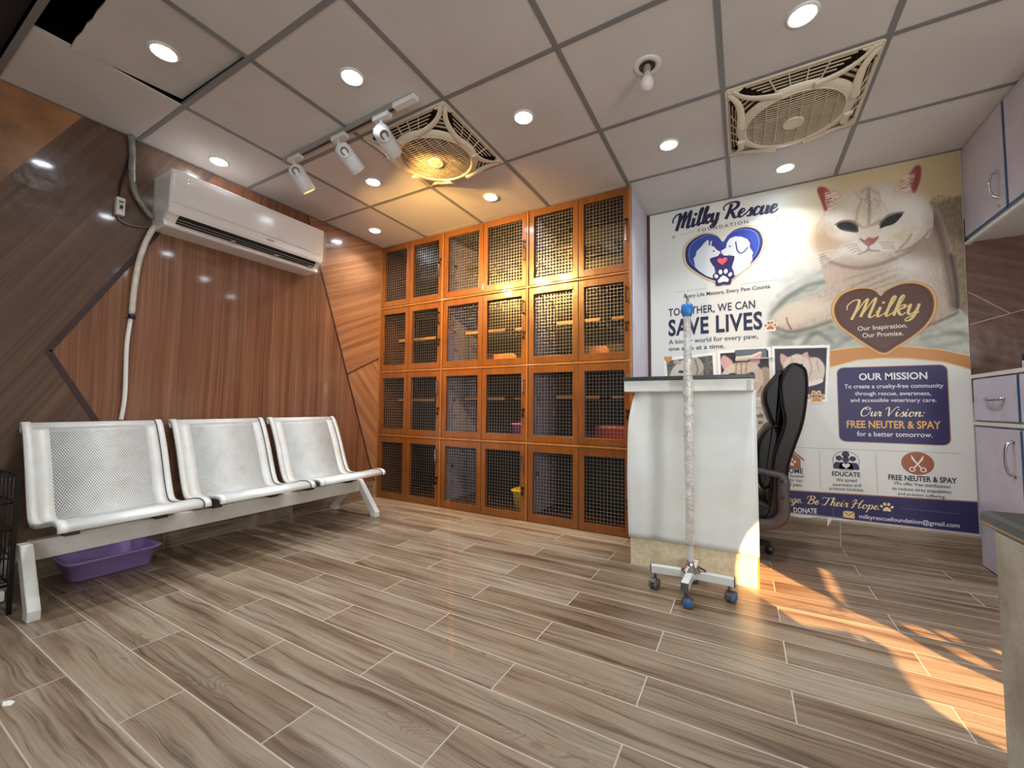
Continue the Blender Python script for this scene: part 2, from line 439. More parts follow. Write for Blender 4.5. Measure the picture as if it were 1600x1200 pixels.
# right wall: added sheet in the window, holes shaped to the sun patches
WX = FX1
def to_wall(p):
    t = (WX - p.x)/0.62
    return (p.y - 0.78*t, p.z + SUN_T*t)
def fl(*L): return [to_wall(at(u, v, z=0)) for u, v in L]
def dk(*L): return [to_wall(at(u, v, y=2.318)) for u, v in L]
gap_main = (dk((1152, 893)) + fl((1186, 932), (1208, 946), (1250, 975), (1292, 982), (1330, 986), (1352, 994), (1390, 1014), (1404, 1042), (1430, 1080), (1462, 1110), (1500, 1133), (1562, 1168), (1640, 1215),
            (1680, 1130), (1562, 1066), (1480, 1030), (1430, 1002), (1390, 980), (1324, 952), (1300, 936), (1255, 915), (1190, 880))
            + dk((1190, 812), (1168, 832), (1156, 858)))
gaps = [gap_main,
        fl((1279, 886), (1292, 888), (1308, 915), (1324, 950), (1309, 956), (1296, 925)),
        fl((1333, 988), (1341, 990), (1350, 1004), (1344, 1003)),
        fl((1408, 975), (1436, 979), (1462, 990), (1482, 1003), (1462, 1000), (1432, 990)),
        fl((1462, 986), (1478, 987), (1494, 995), (1505, 1003), (1490, 1002), (1476, 996)),
        fl((1475, 1011), (1505, 1015), (1530, 1028), (1558, 1047), (1530, 1040), (1500, 1027)),
        fl((1545, 1012), (1575, 1020), (1590, 1034), (1560, 1022))]
def holed_sheet(name, outer, holes, m):
    cu = bpy.data.curves.new(name, 'CURVE'); cu.dimensions = '2D'; cu.fill_mode = 'BOTH'
    for poly in [outer]+holes:
        s = cu.splines.new('POLY'); s.points.add(len(poly)-1); s.use_cyclic_u = True
        for k, (a, c) in enumerate(poly): s.points[k].co = (a, c, 0, 1)
    cu.extrude = 0.002
    t = bpy.data.objects.new(name, cu); SC.collection.objects.link(t)
    dg = bpy.context.evaluated_depsgraph_get()
    me = bpy.data.meshes.new_from_object(t.evaluated_get(dg))
    bpy.data.objects.remove(t)
    for v in me.vertices: v.co = (WX + v.co.z, v.co.x, v.co.y)
    me.materials.clear(); me.materials.append(m)
    o = bpy.data.objects.new(name, me); SC.collection.objects.link(o); return o
ya, yb2, za, zb = -1.05, 1.05, 0.12, 1.75
b = MB()
b.box(WX, WX+0.12, FY0-0.1, ya, 0, ZT); b.box(WX, WX+0.12, yb2, FY1+0.1, 0, ZT)
b.box(WX, WX+0.12, ya, yb2, 0, za); b.box(WX, WX+0.12, ya, yb2, zb, ZT)
o = b.build('wall_right', base_wall); struct(o)
o = holed_sheet('sun_patch_mask', [(ya, za), (yb2, za), (yb2, zb), (ya, zb)], gaps, mat('sun_mask_sheet', (170, 160, 140), 0.8)); struct(o)

# ------------------------------------------------------------------ suspended ceiling
tile_mat = mat('ceiling_tile', (216, 211, 207), 0.62, mottle=0.05, mscale=1.4, bump=0.06, bscale=260)
grid_mat = mat('ceiling_grid', (130, 128, 128), 0.5)
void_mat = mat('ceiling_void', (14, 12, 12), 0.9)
gx = [0.0] + [0.5515+0.6*k for k in range(7)] + [FX1]
gy = [FY0, -1.39, -0.79, -0.195, 0.404, 0.9273, 1.526, 2.125, 2.724, FY1]
b = MB(); TH = 0.008
for i in range(len(gx)-1):
    for j in range(len(gy)-1):
        x0, x1, y0, y1 = gx[i], gx[i+1], gy[j], gy[j+1]
        if j == 3 and i <= 1: continue                     # missing tiles, top left
        if (i, j) in ((2, 6), (5, 7)): continue               # ceiling fans sit here
        if j == 4 and i == 1: continue                     # broken tile, built below
        b.box(x0+0.002, x1-0.002, y0+0.002, y1-0.002, H, H+TH)
o = b.build('ceiling', tile_mat); struct(o)
# broken, sagging tile with a ragged edge
t0, t1 = (gx[1]+0.004, gx[2]-0.006)
edge = [(t0, 0.520), (0.64, 0.516), (0.70, 0.520), (0.76, 0.517), (0.80, 0.522), (0.86, 0.519), (0.92, 0.521), (1.0, 0.518), (1.07, 0.522), (t1, 0.517)]
N = 14; top = []; rings = []
for k in range(N+1):
    s = k/N; ring = []
    for (ex, ey) in edge:
        y = ey + (0.918-ey)*s
        lift = 0.030*s**1.4*(0.45+0.55*(1-(ex-t0)/(t1-t0)))
        curl = -0.016*math.exp(-((s)/0.25)**2)*math.exp(-((ex-t0)/0.22)**2)
        ring.append((ex, y, H+0.002+lift+curl))
    rings.append(ring)
b = MB(); b.loft(rings, caps=False, closed=False)
b.loft([[(x, y, z+0.008) for x, y, z in r] for r in rings], caps=False, closed=False)
b.loft([rings[0], [(x, y, z+0.008) for x, y, z in rings[0]]], mi=1, caps=False, closed=False, smooth=False)
o = b.build('ceiling_broken_tile', [tile_mat, mat('tile_core', (120, 92, 52), 0.9)]); struct(o)
# grid of T bars
b = MB(); wv = 0.0115
def tx(x, y0, y1): b.box(x-wv, x+wv, y0, y1, H-0.0035, H+0.0005); b.box(x-0.002, x+0.002, y0, y1, H, H+0.03)
def ty(y, x0, x1): b.box(x0, x1, y-wv, y+wv, H-0.003, H+0.0007); b.box(x0, x1, y-0.002, y+0.002, H, H+0.03)
for x in gx[1:-1]:
    if x < 0.6: tx(x, 0.93, YC); 
    else: tx(x, 0.40 if x < 1.2 else FY0, YC if x < 2.37 else YB)
for y in gy[1:-1]: ty(y, (1.15 if y < 0 else 0.0) if y < 2.72 else 2.366, FX1)
b.box(0.0, 0.012, 0.40, YC, H-0.004, H); b.box(2.366, FX1, YB-0.014, YB, H-0.004, H+0.001)
o = b.build('trim_5', grid_mat); struct(o)
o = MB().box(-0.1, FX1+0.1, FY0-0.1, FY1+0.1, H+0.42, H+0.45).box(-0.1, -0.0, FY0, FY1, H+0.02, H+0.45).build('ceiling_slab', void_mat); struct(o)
o = MB().box(0.0, 1.15, -0.19, 0.392, H+0.035, H+0.05).build('upper_ceiling', mat('dark_board', (44, 36, 33), 0.8)); struct(o)
# ------------------------------------------------------------------ cage cabinet (24 wire doors)
cw = cage_wood('cage_wood', (92, 53, 20), (118, 71, 29))
cwl = cage_wood('cage_bead_wood', (124, 79, 33), (150, 98, 44))
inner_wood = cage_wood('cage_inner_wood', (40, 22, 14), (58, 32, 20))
ledge_wood = mat('ledge_wood', (196, 140, 78), 0.45)
PART = mat('partition_lilac', (160, 152, 170), 0.4, mottle=0.05, mscale=9)
XS = [0.0, 0.368, 0.755, 1.172, 1.581, 1.991, 2.364]
ZS = [0.0, 0.578, 1.166, 1.766, 2.362]
cab = thing('cage_cabinet', 'floor-to-ceiling orange wood cage wall with wire mesh doors', 'cage cabinet', (1.18, YC+0.26, 0))
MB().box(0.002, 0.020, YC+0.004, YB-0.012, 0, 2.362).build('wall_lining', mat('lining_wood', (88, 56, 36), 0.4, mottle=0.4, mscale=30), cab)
for x in (XS[2], XS[4]): MB().box(x-0.010, x+0.010, YC+0.022, YB-0.012, 0.02, 2.35).build('partition', PART, cab)
b = MB(); b.box(2.346, 2.366, YC+0.002, YB-0.001, 0, 2.362); b.build('side_panel', LILAC, cab)
b = MB()
for z in ZS: b.box(0.02, 2.346, YC+0.022, YB-0.012, max(0.0, z-0.012), min(2.362, z+0.010) if z > 0 else 0.03)
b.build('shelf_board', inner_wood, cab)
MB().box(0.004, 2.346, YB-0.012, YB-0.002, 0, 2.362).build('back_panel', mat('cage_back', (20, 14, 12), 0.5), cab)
# face frame: stiles, rails and the paler beads between the bays
b = MB()
for i, x in enumerate(XS):
    w = 0.017 if 0 < i < 6 else 0.012
    b.box(max(0.0, x-w), min(2.366, x+w), YC+0.004, YC+0.022, 0, 2.362)
for z in ZS: b.box(0.0, 2.366, YC+0.0045, YC+0.022, max(0, z-0.022), min(2.362, z+0.022))
b.build('face_frame', cw, cab, bevel=0.0015)
b = MB()
for x in (XS[0]+0.008, XS[2], XS[4], XS[6]-0.006): b.box(x-0.007, x+0.007, YC-0.009, YC+0.006, 0, 2.362)
for z in ZS[1:4]: b.box(0.0, 2.364, YC-0.008, YC+0.006, z-0.0075, z+0.0075)
b.build('bead', cwl, cab, bevel=0.002)
# half-depth resting ledges and little connecting doors inside
for r in range(4):
    for k in range(3):
        x0, x1 = XS[2*k]+0.02, XS[2*k+2]-0.02; zm = ZS[r]+0.33+0.01*k
        if r >= 1:
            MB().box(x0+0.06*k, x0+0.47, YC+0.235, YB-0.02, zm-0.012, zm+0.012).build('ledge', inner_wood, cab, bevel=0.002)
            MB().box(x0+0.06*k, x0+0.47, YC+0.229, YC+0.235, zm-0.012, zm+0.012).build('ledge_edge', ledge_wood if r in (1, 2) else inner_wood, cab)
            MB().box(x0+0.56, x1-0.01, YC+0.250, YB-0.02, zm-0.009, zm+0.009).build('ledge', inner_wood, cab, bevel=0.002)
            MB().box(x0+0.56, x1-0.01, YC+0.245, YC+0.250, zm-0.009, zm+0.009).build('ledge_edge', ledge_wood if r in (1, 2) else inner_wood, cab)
for r in range(4):
    for x in (XS[2], XS[4]):
        d = MB(); z0 = ZS[r]+0.04
        d.box(x+0.010, x+0.016, YC+0.13, YC+0.36, z0, z0+0.40)
        pd = d.build('pass_door', PART, cab, bevel=0.002)
        q = MB(); q.box(x+0.0155, x+0.0165, YC+0.128, YC+0.133, z0, z0+0.40); q.box(x+0.0158, x+0.0168, YC+0.243, YC+0.2455, z0, z0+0.40)
        q.build('gap', BLACK_PLASTIC, pd)
        q = MB(); q.tube([(x+0.016, YC+0.15, z0+0.15), (x+0.034, YC+0.15, z0+0.15)], 0.007); q.build('knob', CHROME, pd)
        q = MB(); q.box(x+0.016, x+0.022, YC+0.135, YC+0.165, z0+0.28, z0+0.31); q.build('bolt', CHROME, pd)
def door(i, r):
    x0, x1, z0, z1 = XS[i]+0.002, XS[i+1]-0.002, ZS[r]+0.004, ZS[r+1]-0.004
    if i in (0, 2, 4): x0 += 0.012
    if i in (1, 3, 5): x1 -= 0.009
    if r > 0: z0 += 0.008
    if r < 3: z1 -= 0.008
    fw = 0.040; fb = 0.050 if r else 0.054; ft = 0.050
    ya, yb_ = YC-0.004, YC+0.020
    b = MB()
    for (ax, bx, az, bz) in ((x0, x0+fw, z0, z1), (x1-fw, x1, z0, z1), (x0+fw, x1-fw, z0, z0+fb), (x0+fw, x1-fw, z1-ft, z1)):
        b.box(ax, bx, ya, yb_, az, bz)
    d = b.build('door', cw, cab, bevel=0.0016)
    m = MB(); p = 0.0245
    ox0, ox1, oz0, oz1 = x0+fw-0.004, x1-fw+0.004, z0+fb-0.004, z1-ft+0.004
    rnd = random.Random(i*7+r); jx, jz = rnd.uniform(0.004, p-0.004), rnd.uniform(0.004, p-0.004)
    x = ox0+jx
    while x < ox1:
        m.bar((x, YC+0.0205, oz0), (x+rnd.uniform(-.002, .002), YC+0.0205, oz1), 0.0017, 0.0017, up=(0, 1, 0)); x += p
    z = oz0+jz
    while z < oz1:
        m.bar((ox0, YC+0.0180, z), (ox1, YC+0.0180, z+rnd.uniform(-.0015, .0015)), 0.0017, 0.0017, up=(0, 1, 0)); z += p
    tag(m.build('wire_mesh', GALV, d), 'galvanised square wire mesh')
    if i in (1, 3, 5):
        hx = x1-0.018; hh = z1-z0
        hz = z0+hh*(0.34 if r == 3 else 0.66); lz = z0+hh*(0.60 if r == 3 else 0.42)
        q = MB(); q.bar((hx, YC-0.030, hz), (hx, YC-0.030, hz+0.11), 0.009, 0.007, up=(0, 1, 0)); q.box(hx-.005, hx+.005, YC-0.030, ya, hz+.004, hz+.014); q.box(hx-.005, hx+.005, YC-0.030, ya, hz+.096, hz+.106)
        tag(q.build('handle', CHROME if r != 2 else DARK_METAL, d, bevel=0.001), 'small metal pull handle')
        q = MB(); q.box(hx-0.012, hx+0.012, YC-0.010, ya, lz-0.006, lz+0.012); q.tube([(hx-.006, YC-.012, lz), (hx-.004, YC-.022, lz+.006), (hx+.004, YC-.022, lz-.004), (hx, YC-.016, lz-.02), (hx-.003, YC-.013, lz-.04)], 0.003, 6)
        q.box(hx-0.010, hx+0.004, YC-0.016, YC-0.006, lz-0.050, lz-0.030)
        tag(q.build('hasp', DARK_METAL, d), 'dark metal hasp with hook')
for r in range(4):
    for i in range(6): door(i, r)

# feeding pots and boards standing inside the cages
def pot(x, y, z, r0, r1, h, col, label, nm='plastic_pot', cat='pot', sq=0.0):
    b = MB(); n = 20
    def ring(r, zz):
        out = []
        for k in range(n):
            a = 2*math.pi*k/n; c, s = math.cos(a), math.sin(a); e = 2/(2+sq*6)
            out.append((x+r*math.copysign(abs(c)**e, c), y+r*0.8*math.copysign(abs(s)**e, s), z+zz))
        return out
    b.loft([ring(r0, 0), ring(r1, h*0.92), ring(r1*1.12, h*0.93), ring(r1*1.12, h), ring(r1*0.95, h), ring(r0*0.9, 0.008)], caps=True)
    o = b.build(nm, mat('pot_'+'_'.join(map(str, col)), col, 0.35), loc=(x, y, z))
    tag(o, label, cat); return o
G_ = 'plastic pots in the cages'
pots = [(0.655, ZS[3]+0.010, (232, 196, 40), 0.026, 0.034, 0.05, 'yellow food pot in the top row cage nearest the air conditioner'),
        (0.665, ZS[2]+0.010, (232, 60, 44), 0.030, 0.038, 0.09, 'red plastic pot in the second row of cages'),
        (0.655, ZS[1]+0.010, (226, 96, 110), 0.028, 0.036, 0.10, 'pink plastic cup in the third row of cages'),
        (0.655, 0.03, (222, 88, 118), 0.034, 0.042, 0.12, 'pink plastic pot on the bottom row cage floor')]
for x, z, c, r0, r1, h, l in pots: tag(pot(x, YC+0.11, z, r0, r1, h, c, l), group=G_)
tag(pot(1.475, YC+0.16, ZS[1]+0.010, 0.066, 0.082, 0.13, (196, 108, 190), 'purple plastic bin in the third row of cages', 'plastic_bin', 'bin', 0.5), group='plastic bins in the cages')
tag(pot(1.485, YC+0.16, 0.03, 0.068, 0.088, 0.17, (226, 206, 42), 'yellow plastic bin in the bottom row of cages', 'plastic_bin', 'bin', 0.5), group='plastic bins in the cages')
def board(x0, x1, z, h, c, label, nm='wooden_board'):
    b = MB(); b.prism([(x0, z), (x1, z), (x1, z+h*0.75), (x1-0.03, z+h), (x0, z+h)], 'y', YC+0.10, YC+0.13)
    o = b.build(nm, mat('board_'+str(c[0]), c, 0.5, mottle=0.2, mscale=20), bevel=0.004, loc=((x0+x1)/2, YC+0.115, z)); tag(o, label, 'board', 'boards in the second row cages'); return o
board(1.215, 1.43, ZS[2]+0.010, 0.105, (206, 120, 50), 'low orange wooden board in the second row middle bay cage')
board(2.035, 2.185, ZS[2]+0.010, 0.115, (206, 121, 50), 'low orange wooden board in the second row cage nearest the poster')
b = MB(); b.box(2.06, 2.33, YC+0.15, YC+0.40, ZS[1]+0.010, ZS[1]+0.14)
o = b.build('litter_box', mat('maroon_plastic', (120, 34, 30), 0.4), bevel=0.012, loc=(2.19, YC+0.27, ZS[1]+0.01)); tag(o, 'dark red litter box in the third row cage beside the desk', 'litter box')
# ------------------------------------------------------------------ ceiling lamps
lens_mat = mat('lamp_lens', (255, 255, 255), 0.4, emit=(236, 246, 255), estr=55.0)
ring_mat = mat('lamp_ring', (226, 224, 220), 0.4)
def downlight(u, v, label, energy=5.2, zoff=0.0, first=[None]):
    p = at(u, v, z=H+zoff)
    if first[0] is None:
        t = thing('ceiling_downlight', label, 'ceiling light', p, 'round recessed ceiling downlights')
        b = MB(); b.lathe([(0.043, -0.001), (0.045, -0.006), (0.053, -0.006), (0.057, -0.001), (0.057, 0.004), (0.043, 0.004)], n=32)
        b.build('ring', ring_mat, t, local=True)
        b = MB(); b.lathe([(0.0, -0.003), (0.043, -0.003), (0.043, -0.001), (0.0, -0.001)], n=32)
        b.build('lens', lens_mat, t, local=True)
        add_light('downlight_beam', 'AREA', p + Vector((0, 0, -0.012)), (0, 0, -1), energy, (0.90, 0.95, 1.0), t, shape='DISK', size=0.085, spread=math.radians(124))
        first[0] = t
    else:
        t = copy_tree(first[0]); t.location = p; t['label'] = label
    return t
DL = [(256, 81, 'glowing downlight in the sagging tile beside the black ceiling hole'),
      (342, 252, 'glowing downlight directly above the air conditioner by the wood wall'),
      (550, 120, 'glowing downlight in front of the track with three spotlights'),
      (583, 284, 'glowing downlight in the tile between the track spotlights and the cages'),
      (586, 360, 'glowing downlight in the ceiling corner between air conditioner and cages'),
      (767, 308, 'glowing downlight above the cages beside the yellow-lit ceiling fan'),
      (818, 183, 'glowing downlight one tile from the yellow-lit fan, towards the bare bulb'),
      (1045, 226, 'glowing downlight between the bare bulb and the poster'),
      (1227, 262, 'glowing downlight closest to the poster, below the cream fan'),
      (1254, 23, 'large glowing downlight above the cream fan at the top edge')]
for u, v, l in DL: downlight(u, v, l, zoff=0.008 if u == 256 else 0.0)

# bare bulb in a recessed holder
p = at(1011, 103, z=H)
t = thing('bulb_socket', 'unlit bare glass bulb in a round recessed white holder', 'light bulb', p)
MB().lathe([(0.034, 0.0), (0.036, -0.005), (0.056, -0.005), (0.060, 0.0), (0.060, 0.003)], n=32).build('rim', ring_mat, t, local=True)
MB().lathe([(0.034, -0.0045), (0.033, -0.0035), (0.0, -0.0032)], n=24).build('cup', mat('socket_cup', (70, 62, 58), 0.6), t, local=True)
MB().lathe([(0.016, -0.003), (0.016, -0.026), (0.013, -0.032), (0.0, -0.033)], n=20).build('holder', mat('socket_holder', (150, 136, 124), 0.5), t, local=True)
MB().lathe([(0.012, -0.030), (0.016, -0.045), (0.026, -0.066), (0.029, -0.082), (0.026, -0.098), (0.016, -0.109), (0.0, -0.112)], n=24).build('bulb', mat('bulb_glass', (246, 240, 238), 0.08, spec=0.9, alpha=0.6, coat=0.6), t, local=True)

# ------------------------------------------------------------------ ceiling fans
fan_cream = mat('fan_cream', (222, 208, 184), 0.38)
fan_grille = mat('fan_grille', (206, 188, 160), 0.45)
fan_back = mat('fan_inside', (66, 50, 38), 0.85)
def fan(cx, cy, label):
    t = thing('ceiling_fan', label, 'ceiling fan', (cx, cy, H), 'square false-ceiling fans')
    S = 0.287
    # curved cast frame: outer rim, ring and two ribs to every corner
    b = MB()
    for sgn in (-1, 1):
        b.box(-S, S, sgn*S-0.007, sgn*S+0.007, -0.010, 0.004); b.box(sgn*S-0.007, sgn*S+0.007, -S, S, -0.010, 0.004)
    b.lathe([(0.203, -0.052), (0.206, -0.066), (0.213, -0.070), (0.216, -0.066), (0.232, -0.064), (0.246, -0.056), (0.250, -0.046), (0.203, -0.042)], n=56)
    for k in range(4):
        a0 = math.pi/4 + k*math.pi/2
        for s in (-1, 1):
            pts = []
            for q in range(9):
                w = q/8
                aa = a0 + s*(0.50*(1-w)**1.7 + 0.035)
                corner = Vector((math.cos(a0), math.sin(a0), 0))*0.385 + Vector((-math.sin(a0), math.cos(a0), 0))*(s*0.012)
                ringp = Vector((math.cos(aa), math.sin(aa), 0))*0.236
                pt = ringp.lerp(corner, w**1.15); pt.z = -0.058*(1-w)**1.1-0.010
                pts.append(pt)
            b.tube(pts, [0.0205-0.0011*q for q in range(9)], 10, flat=0.42)
        c = Vector((math.cos(a0), math.sin(a0), 0))
        b.prism([tuple((c*0.40)[:2]), tuple((c*0.352 + Vector((-c.y, c.x, 0))*0.045)[:2]), tuple((c*0.352 - Vector((-c.y, c.x, 0))*0.045)[:2])], 'z', -0.014, 0.0)
    b.build('frame', fan_cream, t, local=True, bevel=0.002)
    # side louvres
    b = MB()
    for k in range(4):
        R = Matrix.Rotation(k*math.pi/2, 3, 'Z')
        for q in range(6):
            d = 0.276 - q*0.0125; half = 0.205-q*0.022; z = -0.010 - q*0.0070
            if d < 0.235: half = min(half, 0.09)
            b.bar(R@Vector((-half, d, z)), R@Vector((half, d, z)), 0.0040, 0.0055, up=R@Vector((0, -0.5, 1)))
        for xx in (-0.10, -0.033, 0.033, 0.10):
            b.bar(R@Vector((xx*1.15, 0.283, -0.008)), R@Vector((xx*0.8, 0.236, -0.056)), 0.004, 0.006, up=R@Vector((0, 0, 1)))
        for q in range(4):
            a0 = math.pi/4+k*math.pi/2; c = Vector((math.cos(a0), math.sin(a0), 0)); n_ = Vector((-c.y, c.x, 0))
            dd = 0.262+q*0.022; hw = 0.050-q*0.011
            b.bar(c*dd-n_*hw+Vector((0, 0, -0.035+q*0.006)), c*dd+n_*hw+Vector((0, 0, -0.035+q*0.006)), 0.010, 0.004)
    b.build('louvre', fan_grille, t, local=True)
    # round grille
    b = MB()
    def dome(x, y): return -0.060 - 0.018*(1-(x*x+y*y)/0.042)
    n_s = 27
    for k in range(n_s):
        y = -0.198 + 0.396*(k+0.5)/n_s; hx = math.sqrt(max(0.0, 0.2035**2-y*y))
        if hx < 0.02: continue
        P = [Vector((-hx+2*hx*i/10, y, dome(-hx+2*hx*i/10, y))) for i in range(11)]
        for p0, p1 in zip(P[:-1], P[1:]): b.bar(p0, p1, 0.0050, 0.0032)
    for k in range(8):
        x = -0.168+0.336*k/7; hy = math.sqrt(max(0.0, 0.2035**2-x*x))
        P = [Vector((x, -hy+2*hy*i/10, dome(x, -hy+2*hy*i/10)-0.002)) for i in range(11)]
        for p0, p1 in zip(P[:-1], P[1:]): b.bar(p0, p1, 0.0034, 0.004)
    b.build('grille', fan_grille, t, local=True)
    MB().lathe([(0.046, -0.074), (0.046, -0.083), (0.038, -0.086), (0.034, -0.083), (0.028, -0.085), (0.0, -0.086)], n=32).build('hub_cap', fan_cream, t, local=True)
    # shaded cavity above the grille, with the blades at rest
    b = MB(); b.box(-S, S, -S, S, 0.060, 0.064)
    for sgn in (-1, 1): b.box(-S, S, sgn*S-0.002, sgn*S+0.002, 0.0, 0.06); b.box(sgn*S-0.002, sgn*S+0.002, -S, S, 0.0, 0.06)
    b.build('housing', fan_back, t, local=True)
    b = MB()
    for k in range(5):
        a = k*2*math.pi/5+0.3; c = Vector((math.cos(a), math.sin(a), 0)); n_ = Vector((-c.y, c.x, 0))
        b.bar(c*0.03+Vector((0, 0, -0.015)), c*0.18+Vector((0, 0, -0.015)), 0.075, 0.004, up=n_*0.35+Vector((0, 0, 1)))
    b.build('blade', mat('fan_blade', (150, 126, 96), 0.5), t, local=True)
    return t
# the two tiles the fans replace are open in the grid
fan(1.4515, 1.8255, 'square cream ceiling fan lit yellow, beside the track spotlights')
fan(3.2515, 2.4245, 'square cream ceiling fan above the poster side of the room')

# ------------------------------------------------------------------ lighting track and three spotlights
track = thing('lighting_track', 'grey ceiling rail carrying three white spotlights', 'lighting track', (1.12, 1.437, H))
pa, pb = Vector((0.56, 1.452, H-0.012)), Vector((1.640, 1.437, H-0.012))
b = MB(); b.bar(pa, pb, 0.036, 0.020); b.build('rail', mat('track_grey', (150, 146, 144), 0.4), track, bevel=0.001)
b = MB(); b.bar(pa+Vector((0.03, 0, -0.0105)), pb-Vector((0.10, 0, 0.0105)), 0.012, 0.002); b.build('slot', BLACK_PLASTIC, track)
b = MB(); b.bar(pb-Vector((0.13, 0, 0.004)), pb+Vector((0.012, 0, -0.004)), 0.037, 0.026); b.build('end_feed', WHITE_PLASTIC, track, bevel=0.002)
spot_white = mat('spot_white', (222, 222, 222), 0.35)
bulb_warm = mat('warm_lens', (255, 220, 150), 0.4, emit=(255, 178, 70), estr=14.0)
def spotlight(x, head, axis, label, energy, twist=0.0, aim=None):
    t = thing('track_spotlight', label, 'spotlight', (x, 1.443, H-0.022), 'white track spotlights')
    head = Vector(head); ax = Vector(axis).normalized()
    b = MB(); b.box(x-0.045, x+0.065, 1.425, 1.461, H-0.044, H-0.021); b.build('adapter', WHITE_PLASTIC, t, bevel=0.002)
    b = MB(); b.tube([(x+0.0, 1.445, H-0.042), (x, 1.447, H-0.075), tuple(head-ax*0.035)], 0.009, 10); b.build('stem', spot_white, t)
    R = 0.044; L = 0.080
    b = MB()
    b.lathe([(0.0, -L), (0.020, -L+0.002), (0.034, -L+0.010), (R-0.003, -L+0.022), (R, -L+0.034), (R, L-0.002), (R-0.002, L), (R-0.006, L), (R-0.007, L-0.012)], head, 36, ax)
    sd = (Vector((0.68, -0.60, -0.42)) - ax*ax.dot(Vector((0.68, -0.60, -0.42)))).normalized(); sc_ = head-ax*(L*0.50)+sd*(R-0.004)
    b.lathe([(0.023, -0.006), (0.0235, 0.010), (0.027, 0.0115), (0.032, 0.009), (0.034, -0.016)], sc_, 28, sd)
    b.build('body', spot_white, t)
    b = MB(); b.lathe([(0.0233, 0.003), (0.0, 0.0025)], sc_, 24, sd); b.build('pivot_cup', mat('spot_cup', (128, 112, 100), 0.5), t)
    b = MB(); b.lathe([(0.0, L-0.011), (R-0.006, L-0.011)], head, 24, ax); b.build('lens', bulb_warm, t)
    add_light('spot_beam', 'SPOT', head+ax*(L+0.004), aim or ax, energy, (1.0, 0.57, 0.15), t, spot_size=math.radians(112), spot_blend=1.0, shadow_soft_size=0.024)
    return t
spotlight(0.672, (0.690, 1.480, 2.228), (0.12, 0.62, -0.78), 'white track spotlight at the wall end of the rail', 100, aim=(0.08, 1.0, -0.44))
spotlight(1.075, (1.115, 1.485, 2.232), (0.10, 0.80, -0.60), 'middle white track spotlight on the ceiling rail', 135, aim=(0.0, 1.0, -0.44))
spotlight(1.405, (1.410, 1.480, 2.236), (-0.10, 0.88, -0.44), 'white track spotlight overlapping the yellow-lit ceiling fan', 125, aim=(-0.02, 1.0, -0.46))

# ------------------------------------------------------------------ air conditioner
ac = thing('air_conditioner', 'white wall-mounted split air conditioner in plastic film', 'air conditioner', (0.0, 1.50, 1.86))
Y0, Y1 = 1.012, 1.985
b = MB(); prof = [(0.0, 1.868), (0.150, 1.868), (0.162, 1.874), (0.150, 1.900), (0.186, 1.928), (0.206, 1.935), (0.214, 1.950), (0.2165, 2.120), (0.2165, 2.188), (0.0, 2.190)]
prf = [(x, z) for x, z in prof]
def acring(y, s=0.0): return [(max(0.0, x-s), y, z+(s if z < 2.0 else -s)) for x, z in prf]
b.loft([acring(Y0, 0.008), acring(Y0+0.008, 0.0), acring(Y1-0.008, 0.0), acring(Y1, 0.008)], smooth=False)
b.build('body', mat('ac_white', (232, 226, 222), 0.22, coat=0.4), ac, bevel=0.0015)
b = MB()
yA, yB_ = Y0+0.055, Y1-0.05
b.add([(0.1535, yA, 1.8975), (0.1535, yB_, 1.8975), (0.2065, yB_, 1.9365), (0.2065, yA, 1.9365), (0.150, yA, 1.9045), (0.150, yB_, 1.9045), (0.203, yB_, 1.942), (0.203, yA, 1.942)],
      [(0, 1, 2, 3), (7, 6, 5, 4), (0, 4, 5, 1), (1, 5, 6, 2), (2, 6, 7, 3), (3, 7, 4, 0)])
b.build('air_outlet', mat('ac_dark', (12, 11, 12), 0.5), ac)
b = MB()
b.bar((0.186, yA, 1.9150), (0.186, yB_, 1.9150), 0.014, 0.003, up=(0.6, 0, 1)); b.bar((0.174, yA, 1.9045), (0.174, yB_, 1.9045), 0.012, 0.003, up=(0.6, 0, 1))
for y in (yA+0.30, yA+0.58, yB_-0.03): b.box(0.168, 0.180, y-0.012, y+0.012, 1.894, 1.903)
b.build('flap', mat('ac_flap', (150, 140, 134), 0.4), ac)
MB().box(0.2155, 0.2168, Y0+0.004, Y1-0.004, 1.9945, 1.9965).build('panel_seam', mat('seam_grey', (168, 160, 156), 0.5), ac)
b = MB()
for k, (dy, h) in enumerate(((0, .012), (.009, .009), (.017, .009), (.025, .010), (.034, .009), (.042, .009))): b.box(0.2165, 0.2172, 1.555+dy, 1.561+dy, 1.967, 1.967+h)
b.build('logo', mat('logo_grey', (96, 92, 92), 0.4), ac)
b = MB(); b.tube([(0.03, 1.96, 2.190), (0.05, 1.985, 2.202), (0.062, 2.0, 2.204)], [0.016, 0.018, 0.018], 14); b.lathe([(0.013, 0), (0.0, 0)], (0.0625, 2.0008, 2.204), 14, (0.62, 0.77, 0.1), mi=1)
b.build('pipe_stub', [WHITE_PLASTIC, BLACK_PLASTIC], ac)
